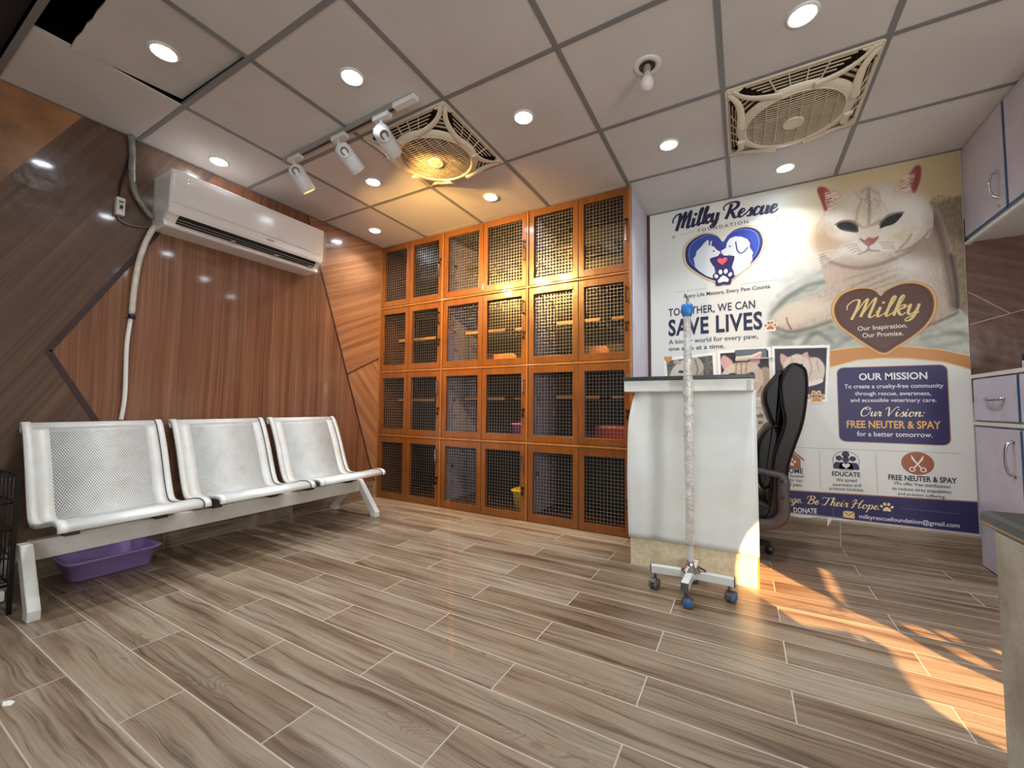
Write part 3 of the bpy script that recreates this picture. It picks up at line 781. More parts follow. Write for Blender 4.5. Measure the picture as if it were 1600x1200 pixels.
# crinkled clear film still wrapped round the front
gf = G('clear_film'); nz = gf.noise(gf.obj(), 14.0, 3, 0.6, 1.5)
gf.p.inputs['Base Color'].default_value = (1, 1, 1, 1); gf.p.inputs['Roughness'].default_value = 0.06; gf.p.inputs['Alpha'].default_value = 0.10
gf.bump(nz, 0.9, 0.02)
b = MB(); rings = []; rnd = random.Random(5)
fp = [(0.2205, 2.182), (0.2235, 2.11), (0.2225, 2.05), (0.2225, 1.985), (0.2195, 1.944)]
ys = [Y0-0.012] + [Y0+0.02+0.0467*k for k in range(20)] + [Y1+0.012]
for y in ys: rings.append([(x+rnd.uniform(0, .004), y, z+rnd.uniform(-.002, .003)) for x, z in fp])
b.loft(rings, caps=False, closed=False)
side = [(0.0, Y0-0.012, 2.198), (0.12, Y0-0.013, 2.197), (0.20, Y0-0.012, 2.185), (0.222, Y0-0.012, 2.11), (0.215, Y0-0.016, 1.93), (0.15, Y0-0.020, 1.88), (0.0, Y0-0.018, 1.885)]
b.add(side, [tuple(range(7))])
b.add([(x, Y1+0.012+(0.01 if z < 2 else 0), z) for x, _, z in side], [tuple(range(6, -1, -1))])
film = tag(b.build('plastic_film', gf.m, ac), 'clear crinkled plastic film')
crm = mat('film_crease', (246, 248, 250), 0.2, alpha=0.75); b = MB()  # crease ridges coloured white to paint the film's glints
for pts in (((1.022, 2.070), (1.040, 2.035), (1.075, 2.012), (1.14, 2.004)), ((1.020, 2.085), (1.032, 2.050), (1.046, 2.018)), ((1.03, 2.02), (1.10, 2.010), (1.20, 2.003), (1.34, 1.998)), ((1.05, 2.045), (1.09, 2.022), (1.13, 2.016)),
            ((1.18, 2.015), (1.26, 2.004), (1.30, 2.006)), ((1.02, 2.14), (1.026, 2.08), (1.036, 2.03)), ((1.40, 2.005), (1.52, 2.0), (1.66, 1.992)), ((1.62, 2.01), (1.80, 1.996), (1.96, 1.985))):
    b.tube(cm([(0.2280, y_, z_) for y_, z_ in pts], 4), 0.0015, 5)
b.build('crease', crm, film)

# hoses and cables at the air conditioner
hose = thing('drain_hose', 'white drain hose hanging from the air conditioner behind the bench', 'hose', (0.03, 0.93, 1.3))
px = [(243, 352), (234, 366), (224, 388), (216, 415), (210, 450), (206, 490)]
b = MB(); b.tube(cm([at(u, v, x=0.035) for u, v in px], 5), 0.0145, 12)
b.build('sleeve', mat('hose_sleeve', (216, 208, 192), 0.5, mottle=0.15, mscale=14), hose)
px = [(206, 488), (203, 505), (198, 540), (196.5, 580), (195.5, 610), (193, 635), (189, 656)]
b = MB(); b.tube(cm([at(u, v, x=0.030-0.0028*i) for i, (u, v) in enumerate(px)], 5), 0.0105, 12); b.build('tube', mat('hose_white', (226, 222, 214), 0.45), hose)
b = MB(); q = at(206, 495, x=0.034); b.tube([q+Vector((0, 0, -0.012)), q+Vector((0, 0.001, 0.012))], 0.0165, 12); b.bar(q, q+Vector((0.004, -0.028, -0.012)), 0.005, 0.005); b.build('tie', BLACK_PLASTIC, hose)
px = [(205, 212), (207, 240), (206, 262), (207, 282), (213, 304), (226, 325), (235, 336), (242, 342)]
b = MB(); b.tube(cm([at(u, v, x=0.026) for u, v in px], 5), 0.0155, 12)
o = b.build('conduit_pipe', mat('wrapped_pipe', (150, 146, 138), 0.3, mottle=0.35, mscale=26, bump=0.5, bscale=30)); tag(o, 'taped grey pipe running from the ceiling down to the air conditioner', 'pipe')
sw = thing('switch_box', 'small white isolator switch box on the wood wall', 'switch', (0.0, 0.862, 1.94))
b = MB(); b.box(0.0, 0.034, 0.843, 0.880, 1.892, 1.990); b.build('casing', WHITE_PLASTIC, sw, bevel=0.003)
b = MB(); b.box(0.034, 0.0352, 0.849, 0.874, 1.917, 1.974); b.build('cover', mat('switch_cover', (206, 204, 200), 0.4), sw)
b = MB(); b.box(0.035, 0.042, 0.857, 0.867, 1.926, 1.944); b.box(0.0352, 0.0356, 0.852, 0.871, 1.962, 1.969); b.build('lever', BLACK_PLASTIC, sw, bevel=0.001)
b = MB(); b.tube(cm([at(u, v, x=0.012) for u, v in ((201, 212), (201, 240), (197, 262), (189, 284), (186, 306))], 5), 0.0042, 8)
o = b.build('power_cable', mat('cable_black', (24, 18, 18), 0.5)); tag(o, 'thin black cable dropping from the ceiling to the switch box', 'cable')
b = MB(); b.tube(cm([at(u, v, x=0.012) for u, v in ((184, 336), (187, 343), (195, 348), (210, 353), (225, 355), (242, 356))], 5), [0.0045]*6+[0.0032]*20, 8)
o = b.build('power_cable', mat('cable_pale', (150, 126, 114), 0.5)); tag(o, 'pale cable from the switch box to the air conditioner', 'cable')
# ------------------------------------------------------------------ three-seat waiting bench
bench = thing('waiting_bench', 'white three-seat perforated steel waiting bench along the wood wall', 'bench', (0.32, 1.40, 0))
perf = perforated('perforated_steel', (226, 225, 220))
prof = cm([(0.036, 0.712), (0.018, 0.738), (0.036, 0.754), (0.075, 0.715), (0.140, 0.585), (0.192, 0.455), (0.228, 0.375), (0.262, 0.330), (0.320, 0.321), (0.42, 0.336), (0.54, 0.364), (0.61, 0.371), (0.648, 0.360), (0.652, 0.338)], 5)
arc = [0.0]
for a, c in zip(prof[:-1], prof[1:]): arc.append(arc[-1]+(Vector(c)-Vector(a)).length)
def off(k, d):
    a, c = prof[max(k-1, 0)], prof[min(k+1, len(prof)-1)]
    t = (Vector((c[0], c[1]))-Vector((a[0], a[1]))).normalized(); n_ = Vector((-t.y, t.x))
    return (prof[k][0]+n_.x*d, prof[k][1]+n_.y*d)
def slab(y0, y1, k0, k1, d0, d1, m, name, parent, uvs=False):
    b = MB(); rings = []
    for k in range(k0, k1+1):
        a, c = off(k, d0), off(k, d1)
        rings.append([(a[0], y0, a[1]), (a[0], y1, a[1]), (c[0], y1, c[1]), (c[0], y0, c[1])])
    b.loft(rings, smooth=False)
    for i in range(len(b.sm)): b.sm[i] = True
    o = b.build(name, m, parent)
    if uvs:
        me = o.data; base = wloc(o) if False else wloc(parent)
        lut = {}
        n = len(rings)
        uv = me.uv_layers.new(name='uv')
        for p in me.polygons:
            for li in p.loop_indices:
                vi = me.loops[li].vertex_index
                uv.data[li].uv = (arc[k0+vi//4], me.vertices[vi].co.y)
    return o
def make_seat(y0):
    y1 = y0+0.535; K = len(prof)-1
    kin0 = next(k for k in range(K) if arc[k] > 0.085); kin1 = next(k for k in range(K) if arc[k] > arc[-1]-0.075)
    t = thing('seat', None, None, (0.3, (y0+y1)/2-1.40+0.0, 0.33)); t.location = (0.3-0.32, (y0+y1)/2-1.40, 0.33); t.parent = bench
    slab(y0+0.085, y1-0.085, kin0, kin1, 0.0, 0.0025, perf, 'perforated_panel', t, True)
    slab(y0+0.028, y0+0.085, kin0, kin1, 0, 0.0025, WHITE_PAINT, 'panel_margin', t); slab(y1-0.085, y1-0.028, kin0, kin1, 0, 0.0025, WHITE_PAINT, 'panel_margin', t)
    slab(y0+0.028, y1-0.028, 0, kin0, 0, 0.0025, WHITE_PAINT, 'top_roll', t); slab(y0+0.028, y1-0.028, kin1, K, 0, 0.0025, WHITE_PAINT, 'front_roll', t)
    slab(y0, y0+0.030, 0, K, -0.012, 0.007, WHITE_PAINT, 'side_rail', t); slab(y1-0.030, y1, 0, K, -0.012, 0.007, WHITE_PAINT, 'side_rail', t)
    slab(y1-0.0315, y1-0.0295, 0, K, 0.0, 0.0076, mat('rail_seam', (60, 58, 56), 0.5), 'rail_seam', t)
    for ya_ in (y1-0.13, y0+0.08): MB().box(0.30, 0.40, ya_, ya_+0.05, 0.266, 0.318).build('bracket', mat('bracket_dark', (70, 62, 58), 0.5), t)
    return t
for y0 in (0.555, 1.135, 1.712): make_seat(y0)
b = MB(); b.box(0.315, 0.365, 0.545, 2.255, 0.180, 0.264); b.build('beam', WHITE_PAINT, bench, bevel=0.004)
def leg(p, q, y, h=0.052):
    b = MB(); d = Vector((q[0]-p[0], 0, q[1]-p[1]))
    # splayed box-section leg that ends in a short upright foot
    w = 0.030
    poly = [(p[0]-w, p[1]+0.006), (p[0]+w, p[1]+0.006), (q[0]+w, 0.040), (q[0]+w, 0.0), (q[0]-w, 0.0), (q[0]-w, 0.030)]
    b.prism(poly, 'y', y-h/2, y+h/2); b.build('leg', WHITE_PAINT, bench, bevel=0.004)
leg((0.400, 0.262), (0.555, 0), 0.522, 0.038); leg((0.280, 0.230), (0.06, 0), 0.522, 0.036)
leg((0.330, 0.262), (0.525, 0), 2.275, 0.042); leg((0.285, 0.230), (0.06, 0), 2.275, 0.046)

# ------------------------------------------------------------------ litter tray under the bench
def rrect(x0, x1, y0, y1, r, z, n=5):
    out = []
    for cx, cy, a0 in ((x1-r, y1-r, 0), (x0+r, y1-r, 90), (x0+r, y0+r, 180), (x1-r, y0+r, 270)):
        for k in range(n+1):
            a = math.radians(a0+90*k/n); out.append((cx+r*math.cos(a), cy+r*math.sin(a), z))
    return out
b = MB(); X0, X1, Y0_, Y1_ = 0.045, 0.262, 0.690, 1.040
def tr(ins, z, r): return rrect(X0+ins, X1-ins, Y0_+ins, Y1_-ins, r, z)
b.loft([tr(0.030, 0.0, 0.03), tr(0.022, 0.006, 0.035), tr(0.004, 0.088, 0.04), tr(-0.010, 0.090, 0.045), tr(-0.012, 0.098, 0.045), tr(0.002, 0.100, 0.04), tr(0.008, 0.092, 0.04), tr(0.026, 0.010, 0.035)])
o = b.build('litter_tray', mat('purple_plastic', (172, 146, 214), 0.4), bevel=0.0, loc=(0.153, 0.865, 0)); tag(o, 'purple plastic litter tray on the floor under the bench', 'litter tray')

# ------------------------------------------------------------------ black wire dog crate at the left edge
cr = thing('dog_crate', 'black wire animal crate with white base tray beside the bench', 'crate', (0.22, 0.13, 0))
bw = mat('black_wire', (26, 24, 26), 0.35, 0.3)
cx0, cx1, cy0, cy1, cz0, cz1 = 0.045, 0.415, -0.25, 0.488, 0.065, 0.555
def wirepanel(name, P, U, V, nu, nv, r=0.0022):
    b = MB(); P, U, V = Vector(P), Vector(U), Vector(V)
    for k in range(nu+1): b.tube([P+U*(k/nu), P+U*(k/nu)+V], r, 5)
    for k in range(nv+1): b.tube([P+V*(k/nv), P+V*(k/nv)+U], r*1.3, 5)
    b.build(name, bw, cr)
wirepanel('front_grid', (cx1, cy0, cz0+0.05), (0, cy1-cy0, 0), (0, 0, cz1-cz0-0.05), 12, 4)
wirepanel('back_grid', (cx0, cy0, cz0+0.05), (0, cy1-cy0, 0), (0, 0, cz1-cz0-0.05), 12, 4)
wirepanel('end_grid', (cx0, cy1, cz0+0.05), (cx1-cx0, 0, 0), (0, 0, cz1-cz0-0.05), 6, 4)
wirepanel('top_grid', (cx0, cy0, cz1), (cx1-cx0, 0, 0), (0, cy1-cy0, 0), 6, 12)
wirepanel('end_grid', (cx0, cy0, cz0+0.05), (cx1-cx0, 0, 0), (0, 0, cz1-cz0-0.05), 6, 4)
wirepanel('floor_grid', (cx0, cy0, cz0+0.055), (cx1-cx0, 0, 0), (0, cy1-cy0, 0), 8, 24)
for x in (cx0, cx1):
    for y in (cy0, cy1): MB().box(x-0.007, x+0.007, y-0.007, y+0.007, 0.0, cz1).build('post', bw, cr)
MB().box(cx0+0.005, cx1+0.006, cy0+0.01, cy1-0.014, 0.060, 0.098).build('base_tray', mat('tray_white', (222, 226, 224), 0.35), cr, bevel=0.003)

# ------------------------------------------------------------------ reception desk
desk = thing('reception_desk', 'white reception desk with dark top and warped laminate front', 'desk', (2.755, 2.50, 0))
DY = 2.330
lam = mat('desk_laminate', (226, 232, 234), 0.36, mottle=0.07, mscale=3.5, mcol=(220, 222, 216))
chip = mat('bare_board', (224, 212, 182), 0.6, mottle=0.1, mscale=40, mcol=(204, 188, 154))
ply = mat('ply_edge', (176, 112, 66), 0.6)
b = MB(); b.box(2.462, 3.058, DY+0.004, DY+0.020, 0, 0.94); b.box(2.462, 2.480, DY+0.02, 2.60, 0, 0.985); b.box(3.040, 3.058, DY+0.02, 2.60, 0, 0.985)
b.build('carcass', ply, desk)
b = MB(); b.box(2.454, 3.050, DY-0.008, DY+0.004, 0.0, 0.168); b.build('plinth_board', chip, desk, bevel=0.001)
b = MB(); b.box(3.050, 3.060, DY-0.006, DY+0.006, 0.0, 0.16); b.build('plinth_edge', ply, desk)
# laminate sheet: bulges away from the frame and curls at its upper left corner
nx_, nz_ = 26, 26; rings = []
for k in range(nz_+1):
    z = 0.150 + (0.945-0.150)*k/nz_; zz = max(0.0, (z-0.72)/0.225); row = []
    left = 2.451 + 0.040*zz**1.7 - 0.004*math.sin(math.pi*min(1, z/0.72))
    for i in range(nx_+1):
        s = i/nx_; x = left + (3.0605-left)*s
        y = DY-0.012 - 0.014*math.sin(math.pi*min(1, (z-0.15)/0.6))*math.sin(math.pi*s)**0.8 - 0.030*math.exp(-((s-0.05)/0.16)**2)*(0.4+0.6*math.sin(math.pi*(z-0.15)/0.8)) \
            + 0.012*math.exp(-((s-0.21)/0.06)**2)
        row.append((x, y, z))
    rings.append(row)
b = MB(); b.loft(rings, caps=False, closed=False)
o = b.build('front_sheet', lam, desk); q = o.modifiers.new('thick', 'SOLIDIFY'); q.thickness = 0.004; q.offset = 1
b = MB(); b.box(2.462, 3.052, 2.170, 2.62, 0.936, 0.992); b.build('counter_apron', mat('apron_white', (226, 226, 220), 0.4, mottle=0.06, mscale=8), desk, bevel=0.002)
b = MB(); b.box(2.458, 3.056, 2.162, 2.63, 0.992, 1.012); b.build('worktop', GRANITE, desk, bevel=0.003)
MB().box(3.026, 3.040, 2.166, 2.171, 0.938, 0.985).build('patch', mat('apron_patch', (190, 190, 184), 0.5), desk)

# ------------------------------------------------------------------ drip stand
iv = thing('drip_stand', 'white wheeled drip stand with blue collar in front of the desk', 'drip stand', (2.782, 2.095, 0))
PX, PY = 2.782, 2.095
arm_w = mat('stand_white', (212, 216, 212), 0.35)
ends = [(2.622, 2.080), (2.775, 1.945), (2.945, 2.098), (2.786, 2.245)]
for ex, ey in ends:
    d = Vector((ex-PX, ey-PY, 0)); L = d.length; d.normalize()
    b = MB(); b.bar(Vector((PX, PY, 0.092))+d*0.012, Vector((PX, PY, 0.090))+d*(L+0.012), 0.030, 0.034); b.build('arm', arm_w, iv, bevel=0.002)
    b = MB(); b.bar(Vector((PX, PY, 0.090))+d*(L+0.012), Vector((PX, PY, 0.090))+d*(L+0.017), 0.032, 0.036); b.build('end_cap', GREY_PLASTIC, iv, bevel=0.002)
    # twin-wheel castor
    c = Vector((ex, ey, 0.0)) - d*0.006
    face = {0: Vector((-0.9, 0.35, 0)), 1: Vector((0.10, -1, 0)), 2: Vector((0.88, -0.50, 0)), 3: Vector((0.2, 1, 0))}[ends.index((ex, ey))].normalized()
    fw = Vector((-face.y, face.x, 0)); wc = c + fw*0.010 + Vector((0, 0, 0.0225))
    cs = bpy.data.objects.new('castor', None); SC.collection.objects.link(cs); cs.parent = iv; cs.location = wc - iv.location
    b = MB()
    for s in (-1, 1): b.lathe([(0.0, -0.006), (0.020, -0.006), (0.0225, -0.003), (0.0225, 0.004), (0.020, 0.0065), (0.0, 0.0065)], wc+face*(s*0.012), 28, face)
    b.build('wheel', mat('castor_grey', (116, 114, 112), 0.55, mottle=0.2, mscale=50), cs)
    b = MB(); b.lathe([(0.0, 0.0), (0.0145, 0.0), (0.0155, -0.0012), (0.0155, -0.002)], wc+face*0.0198, 24, face); b.lathe([(0.0, 0.0), (0.0145, 0.0), (0.0155, -0.0012)], wc-face*0.0198, 24, -face)
    b.build('wheel_disc', BLUE_PLASTIC if ends.index((ex, ey)) != 0 else GREY_PLASTIC, cs)
    b = MB()
    hood = [wc + fw*(0.026*math.cos(a)) + Vector((0, 0, 0.026*math.sin(a))) for a in [math.radians(t_) for t_ in range(30, 201, 17)]]
    for p0, p1 in zip(hood[:-1], hood[1:]): b.bar(p0, p1, 0.030, 0.004, up=(p0-wc))
    b.tube([c+Vector((0, 0, 0.045)), c+Vector((0, 0, 0.076))], 0.006, 10); b.build('fork', GREY_PLASTIC, cs)
MB().lathe([(0.0, 0.072), (0.026, 0.072), (0.026, 0.112), (0.0, 0.112)], (PX, PY, 0), 20).build('hub', arm_w, iv)
MB().lathe([(0.044, 0.106), (0.040, 0.114), (0.024, 0.128), (0.017, 0.140), (0.0165, 0.15)], (PX, PY, 0), 32).build('flange', CHROME, iv)
b = MB(); b.bar((PX+0.030, PY+0.004, 0.128), (PX+0.062, PY+0.012, 0.112), 0.016, 0.004); b.build('clamp_lever', DARK_METAL, iv)
MB().lathe([(0.0125, 0.12), (0.0125, 1.30)], (PX, PY, 0), 20).build('pole', mat('pole_white', (214, 216, 218), 0.25, 0.2), iv)
gw = G('bubble_wrap'); nz = gw.noise(gw.obj(), 34.0, 4, 0.6, 1.0)
gw.nt.links.new(gw.ramp(nz, [(0.3, (176, 170, 162)), (0.65, (226, 224, 220))]), gw.p.inputs['Base Color']); gw.p.inputs['Roughness'].default_value = 0.14; gw.p.inputs['Coat Weight'].default_value = 0.6; gw.bump(nz, 0.8, 0.012)
rnd = random.Random(3); pr = []
for k in range(72):
    z = 0.222+(1.290-0.222)*k/71
    pr.append((0.0165 + 0.0045*(0.5+0.5*math.sin(z*9)) * (0.4+0.6*rnd.random()) + (0.003 if 0.5 < z < 1.0 else 0), z))
MB().lathe([(0.0126, 0.222)] + pr + [(0.0126, 1.290)], (PX, PY, 0), 18).build('plastic_wrapping', gw.m, iv)
b = MB(); n = 36; rings = []
for z, r in ((1.286, 0.016), (1.290, 0.019), (1.316, 0.0235), (1.344, 0.0235), (1.349, 0.018), (1.350, 0.0)):
    rings.append([(PX+(r*(1+0.10*math.cos(9*2*math.pi*k/n)))*math.cos(2*math.pi*k/n), PY+(r*(1+0.10*math.cos(9*2*math.pi*k/n)))*math.sin(2*math.pi*k/n), z) for k in range(n)])
b.loft(rings); b.build('locking_collar', BLUE_PLASTIC, iv)
b = MB(); b.tube(cm([(PX+0.004, PY, 1.348), (PX+0.004, PY, 1.372), (PX-0.004, PY, 1.388), (PX-0.006, PY, 1.402), (PX+0.002, PY, 1.414)], 4), [0.0055]*5+[0.004]*4+[0.003]*8, 8)
b.tube([(PX-0.002, PY, 1.348), (PX+0.002, PY, 1.374)], 0.004, 8); b.build('hook', CHROME, iv)

# ------------------------------------------------------------------ office chair behind the desk
ch = thing('office_chair', 'dark brown leather high-back office chair behind the desk', 'chair', (2.88, 2.96, 0))
leather = mat('brown_leather', (30, 18, 18), 0.42, spec=0.35, coat=0.0, mottle=0.18, mscale=9, bump=0.12, bscale=90)
leather2 = mat('dark_leather', (17, 13, 14), 0.42, spec=0.35, coat=0.0, bump=0.12, bscale=90)
arm_m = mat('arm_plastic', (66, 62, 64), 0.42)
yn, yf = 2.725, 3.195
back_out = [(3.176, 0.985), (3.196, 1.050), (3.226, 1.098), (3.262, 1.111), (3.306, 1.082), (3.318, 1.030), (3.316, 0.930), (3.294, 0.776), (3.253, 0.641), (3.222, 0.530), (3.216, 0.42), (3.222, 0.33), (3.205, 0.258), (3.168, 0.218), (3.12, 0.205)]
back_in = [(3.08, 0.235), (3.105, 0.30), (3.120, 0.40), (3.128, 0.52), (3.145, 0.62), (3.178, 0.72), (3.192, 0.79), (3.182, 0.88)]
loop = cm(back_out+back_in, 4, True)
# orientation test so that insets go inwards
area = sum(loop[i-1][0]*loop[i][1]-loop[i][0]*loop[i-1][1] for i in range(len(loop)))
sg = 1 if area > 0 else -1
def ring_in(y, ins):
    n = len(loop); out = []
    for i in range(n):
        a, c = loop[i-1], loop[(i+1) % n]; t = Vector((c[0]-a[0], c[1]-a[1])).normalized()
        nx, nz = -t.y*sg, t.x*sg
        out.append((loop[i][0]+nx*ins, y, loop[i][1]+nz*ins))
    return out
b = MB(); b.loft([ring_in(yn, 0.022), ring_in(yn+0.006, 0.010), ring_in(yn+0.020, 0.002), ring_in(yn+0.05, 0.0), ring_in(yf-0.05, 0.0), ring_in(yf-0.02, 0.002), ring_in(yf-0.006, 0.010), ring_in(yf, 0.022)])
b.build('backrest', leather, ch)
b = MB(); b.tube([(p[0], yn+0.006, p[2]) for p in ring_in(yn, 0.008)], 0.0035, 6, closed=True); b.build('piping', leather2, ch)
def pad(name, pts, y0, y1, m, r=0.02):
    lp = cm(pts, 4, True); n = len(lp)
    ar = sum(lp[i-1][0]*lp[i][1]-lp[i][0]*lp[i-1][1] for i in range(n)); s_ = 1 if ar > 0 else -1
    def rg(y, ins):
        out = []
        for i in range(n):
            a, c = lp[i-1], lp[(i+1) % n]; t = Vector((c[0]-a[0], c[1]-a[1])).normalized()
            out.append((lp[i][0]-t.y*s_*ins, y, lp[i][1]+t.x*s_*ins))
        return out
    b = MB(); b.loft([rg(y0, r), rg(y0+r*.3, r*.4), rg(y0+r, 0), rg(y1-r, 0), rg(y1-r*.3, r*.4), rg(y1, r)]); return b.build(name, m, ch)
pad('headrest', [(3.200, 1.075), (3.150, 1.030), (3.112, 0.965), (3.105, 0.900), (3.118, 0.840), (3.140, 0.775), (3.175, 0.765), (3.19, 0.85), (3.20, 0.97)], 2.728, 3.192, leather2)
pad('lumbar_cushion', [(3.150, 0.770), (3.105, 0.732), (3.072, 0.665), (3.060, 0.58), (3.062, 0.47), (3.09, 0.40), (3.14, 0.44), (3.155, 0.58), (3.175, 0.70)], 2.728, 3.192, leather2)
pad('seat', [(2.66, 0.34), (2.64, 0.30), (2.66, 0.25), (2.80, 0.235), (3.05, 0.225), (3.12, 0.25), (3.13, 0.32), (3.02, 0.345), (2.84, 0.352)], 2.728, 3.192, leather2)
for s, y in ((0, 2.700), (1, 3.220)):
    pth = cm([Vector((a_, c_, 0)) for a_, c_ in ((2.70, 0.232), (2.90, 0.212), (3.08, 0.215), (3.150, 0.235), (3.185, 0.29), (3.185, 0.38), (3.188, 0.45), (3.180, 0.487), (3.12, 0.500), (3.02, 0.512), (2.84, 0.515))], 5)
    b = MB(); rings = []
    for i, p in enumerate(pth):
        t = pth[min(i+1, len(pth)-1)]-pth[max(i-1, 0)]; t.normalize(); nx, nz = -t.y, t.x
        w_ = 0.029 if p[1] < 0.46 else 0.029-0.013*min(1, (p[1]-0.46)/0.04); h_ = 0.016
        rings.append([(p[0]+nx*a_*w_, y+c_*h_, p[1]+nz*a_*w_) for a_, c_ in ((-1, -.6), (-.8, -1), (.8, -1), (1, -.6), (1, .6), (.8, 1), (-.8, 1), (-1, .6))])
    b.loft(rings)
    a = b.build('armrest', arm_m, ch)
    yy = y-0.0165 if s == 0 else y+0.0165
    for bx, bz in ((3.182, 0.462), (3.182, 0.375)): MB().lathe([(0.0, 0.002), (0.008, 0.002), (0.0085, -0.001)], (bx, yy, bz), 12, (0, -1 if s == 0 else 1, 0)).build('bolt', BLACK_PLASTIC, a)
b = MB(); b.tube([(2.88, 2.96, 0.075), (2.88, 2.96, 0.235)], 0.028, 14); b.build('column', BLACK_PLASTIC, ch)
b = MB()
for k in range(5):
    a = 2*math.pi*k/5-0.22; b.bar((2.88, 2.96, 0.078), (2.88+0.255*math.cos(a), 2.96+0.255*math.sin(a), 0.052), 0.040, 0.026)
b.build('star_base', BLACK_PLASTIC, ch, bevel=0.003)
for k in range(5):
    a = 2*math.pi*k/5-0.22; c = Vector((2.88+0.25*math.cos(a), 2.96+0.25*math.sin(a), 0.024)); d = Vector((-math.sin(a), math.cos(a), 0))
    b = MB(); b.lathe([(0.0, -0.02), (0.021, -0.02), (0.024, -0.016), (0.024, 0.016), (0.021, 0.02), (0.0, 0.02)], c, 20, d); b.build('castor', BLACK_PLASTIC, ch)

# ------------------------------------------------------------------ cabinets on the right
tape = mat('blue_tape', (26, 84, 128), 0.45)
def bow(b, p, q, out, r=0.0065):
    p, q, out = Vector(p), Vector(q), Vector(out)
    pts = cm([p, p+out*0.75+(q-p)*0.10, p+out*1.05+(q-p)*0.5, p+out*0.75+(q-p)*0.90, q], 6)
    n = len(pts); b.tube(pts, [r*(0.75+0.5*abs(2*i/(n-1)-1)) for i in range(n)], 10)
    for e in (p, q): b.lathe([(0.0, 0.004), (0.009, 0.004), (0.011, 0.0)], e, 16, out)
CXF = 4.130
def wall_cab(y0, y1, label, has):
    t = thing('wall_cabinet', label, 'wall cabinet', (4.43, (y0+y1)/2, 1.80), 'white wall cabinets')
    b = MB(); b.box(CXF+0.022, 4.745, y0+0.001, y1-0.001, 1.812, H-0.006); b.build('carcass', mat('cabinet_white', (216, 214, 212), 0.4), t)
    d = MB(); d.box(CXF, CXF+0.018, y0+0.005, y1-0.003, 1.832, H-0.008); door_ = d.build('door', LILAC, t, bevel=0.0015)
    e = MB(); e.box(CXF-0.003, CXF+0.020, y0, y1, 1.796, 1.815); e.build('bottom_lip', mat('cabinet_edge', (220, 222, 216), 0.4), t, bevel=0.002)
    q = MB(); q.box(CXF-0.0012, CXF+0.001, y0+0.002, y1-0.004, 1.829, 1.840); q.box(CXF-0.0012, CXF+0.001, y0+0.001, y0+0.014, 1.829, H-0.008); tag(q.build('edge_tape', tape, door_), 'blue protective tape')
    q = MB(); bow(q, (CXF, y0+0.075, 2.040), (CXF, y0+0.075, 1.910), (-0.030, 0, 0)); q.build('handle', CHROME, door_)
    q = MB(); q.lathe([(0.0, 0.005), (0.007, 0.005), (0.009, 0.0)], (CXF, y0+0.077, 1.868), 16, (-1, 0, 0)); q.build('lock', CHROME, door_)
    return t
wall_cab(2.838, 3.284, 'white wall cabinet touching the poster wall', True)
wall_cab(2.390, 2.836, 'white wall cabinet next to the one touching the poster', False)
def base_cab(y0, y1, label):
    t = thing('base_cabinet', label, 'base cabinet', (4.43, (y0+y1)/2, 0), 'white base cabinets')
    MB().box(CXF+0.020, 4.745, y0+0.001, y1-0.001, 0, 1.030).build('carcass', bpy.data.materials['cabinet_white'], t)
    d = MB(); d.box(CXF, CXF+0.018, y0+0.005, y1-0.003, 0.800, 1.026); dr = d.build('drawer', LILAC, t, bevel=0.0015)
    q = MB(); bow(q, (CXF, y0+0.310, 0.914), (CXF, y0+0.130, 0.914), (-0.026, 0, -0.008)); q.build('handle', CHROME, dr)
    q = MB(); q.box(CXF-0.0012, CXF+0.001, y0+0.001, y0+0.014, 0.80, 1.024); tag(q.build('edge_tape', tape, dr), 'blue protective tape')
    d = MB(); d.box(CXF+0.001, CXF+0.018, y0+0.005, y1-0.003, 0.006, 0.762); dd = d.build('door', LILAC, t, bevel=0.0015)
    q = MB(); bow(q, (CXF, y0+0.072, 0.705), (CXF, y0+0.072, 0.540), (-0.030, 0, 0)); q.build('handle', CHROME, dd)
    q = MB(); q.box(CXF-0.0002, CXF+0.0015, y0+0.001, y0+0.013, 0.006, 0.76); tag(q.build('edge_tape', tape, dd), 'blue protective tape')
    MB().box(CXF-0.004, CXF+0.012, y0, y1, 0.772, 0.790).build('rail', bpy.data.materials['cabinet_edge'], t, bevel=0.002)
    return t
base_cab(2.838, 3.284, 'white base cabinet below the poster corner, with drawer over door')
base_cab(2.390, 2.836, 'white base cabinet behind the worn stone-topped counter, mostly hidden')
o = MB().box(CXF-0.006, 4.745, 2.388, 3.286, 1.031, 1.052).build('cabinet_worktop', mat('top_white', (224, 218, 208), 0.4), bevel=0.002, loc=(4.43, 2.83, 1.031)); tag(o, 'pale worktop slab on the white base cabinets', 'worktop')
def bottle(x, y, label, capc, bodyc, r=0.034, h=0.05):
    t = thing('medicine_bottle', label, 'bottle', (x, y, 1.052), 'bottles on the pale worktop')
    MB().lathe([(0.0, 0.0), (r, 0.0), (r, h*0.78), (r*0.86, h*0.90), (r*0.8, h)], (x, y, 1.052), 24).build('jar', mat('jar_'+str(bodyc[0]), bodyc, 0.3), t)
    MB().lathe([(r*0.98, h*0.84), (r*1.03, h*0.86), (r*1.03, h*1.45), (r*0.98, h*1.5), (0.0, h*1.5)], (x, y, 1.052), 24).build('cap', mat('cap_'+str(capc[0]), capc, 0.35), t)
bottle(4.205, 2.90, 'small pale jar with dark blue lid on the cabinet top', (22, 26, 70), (196, 196, 186))
bottle(4.262, 2.86, 'taller white bottle beside the pale jar on the cabinet top', (40, 26, 34), (226, 220, 226), 0.030, 0.085)

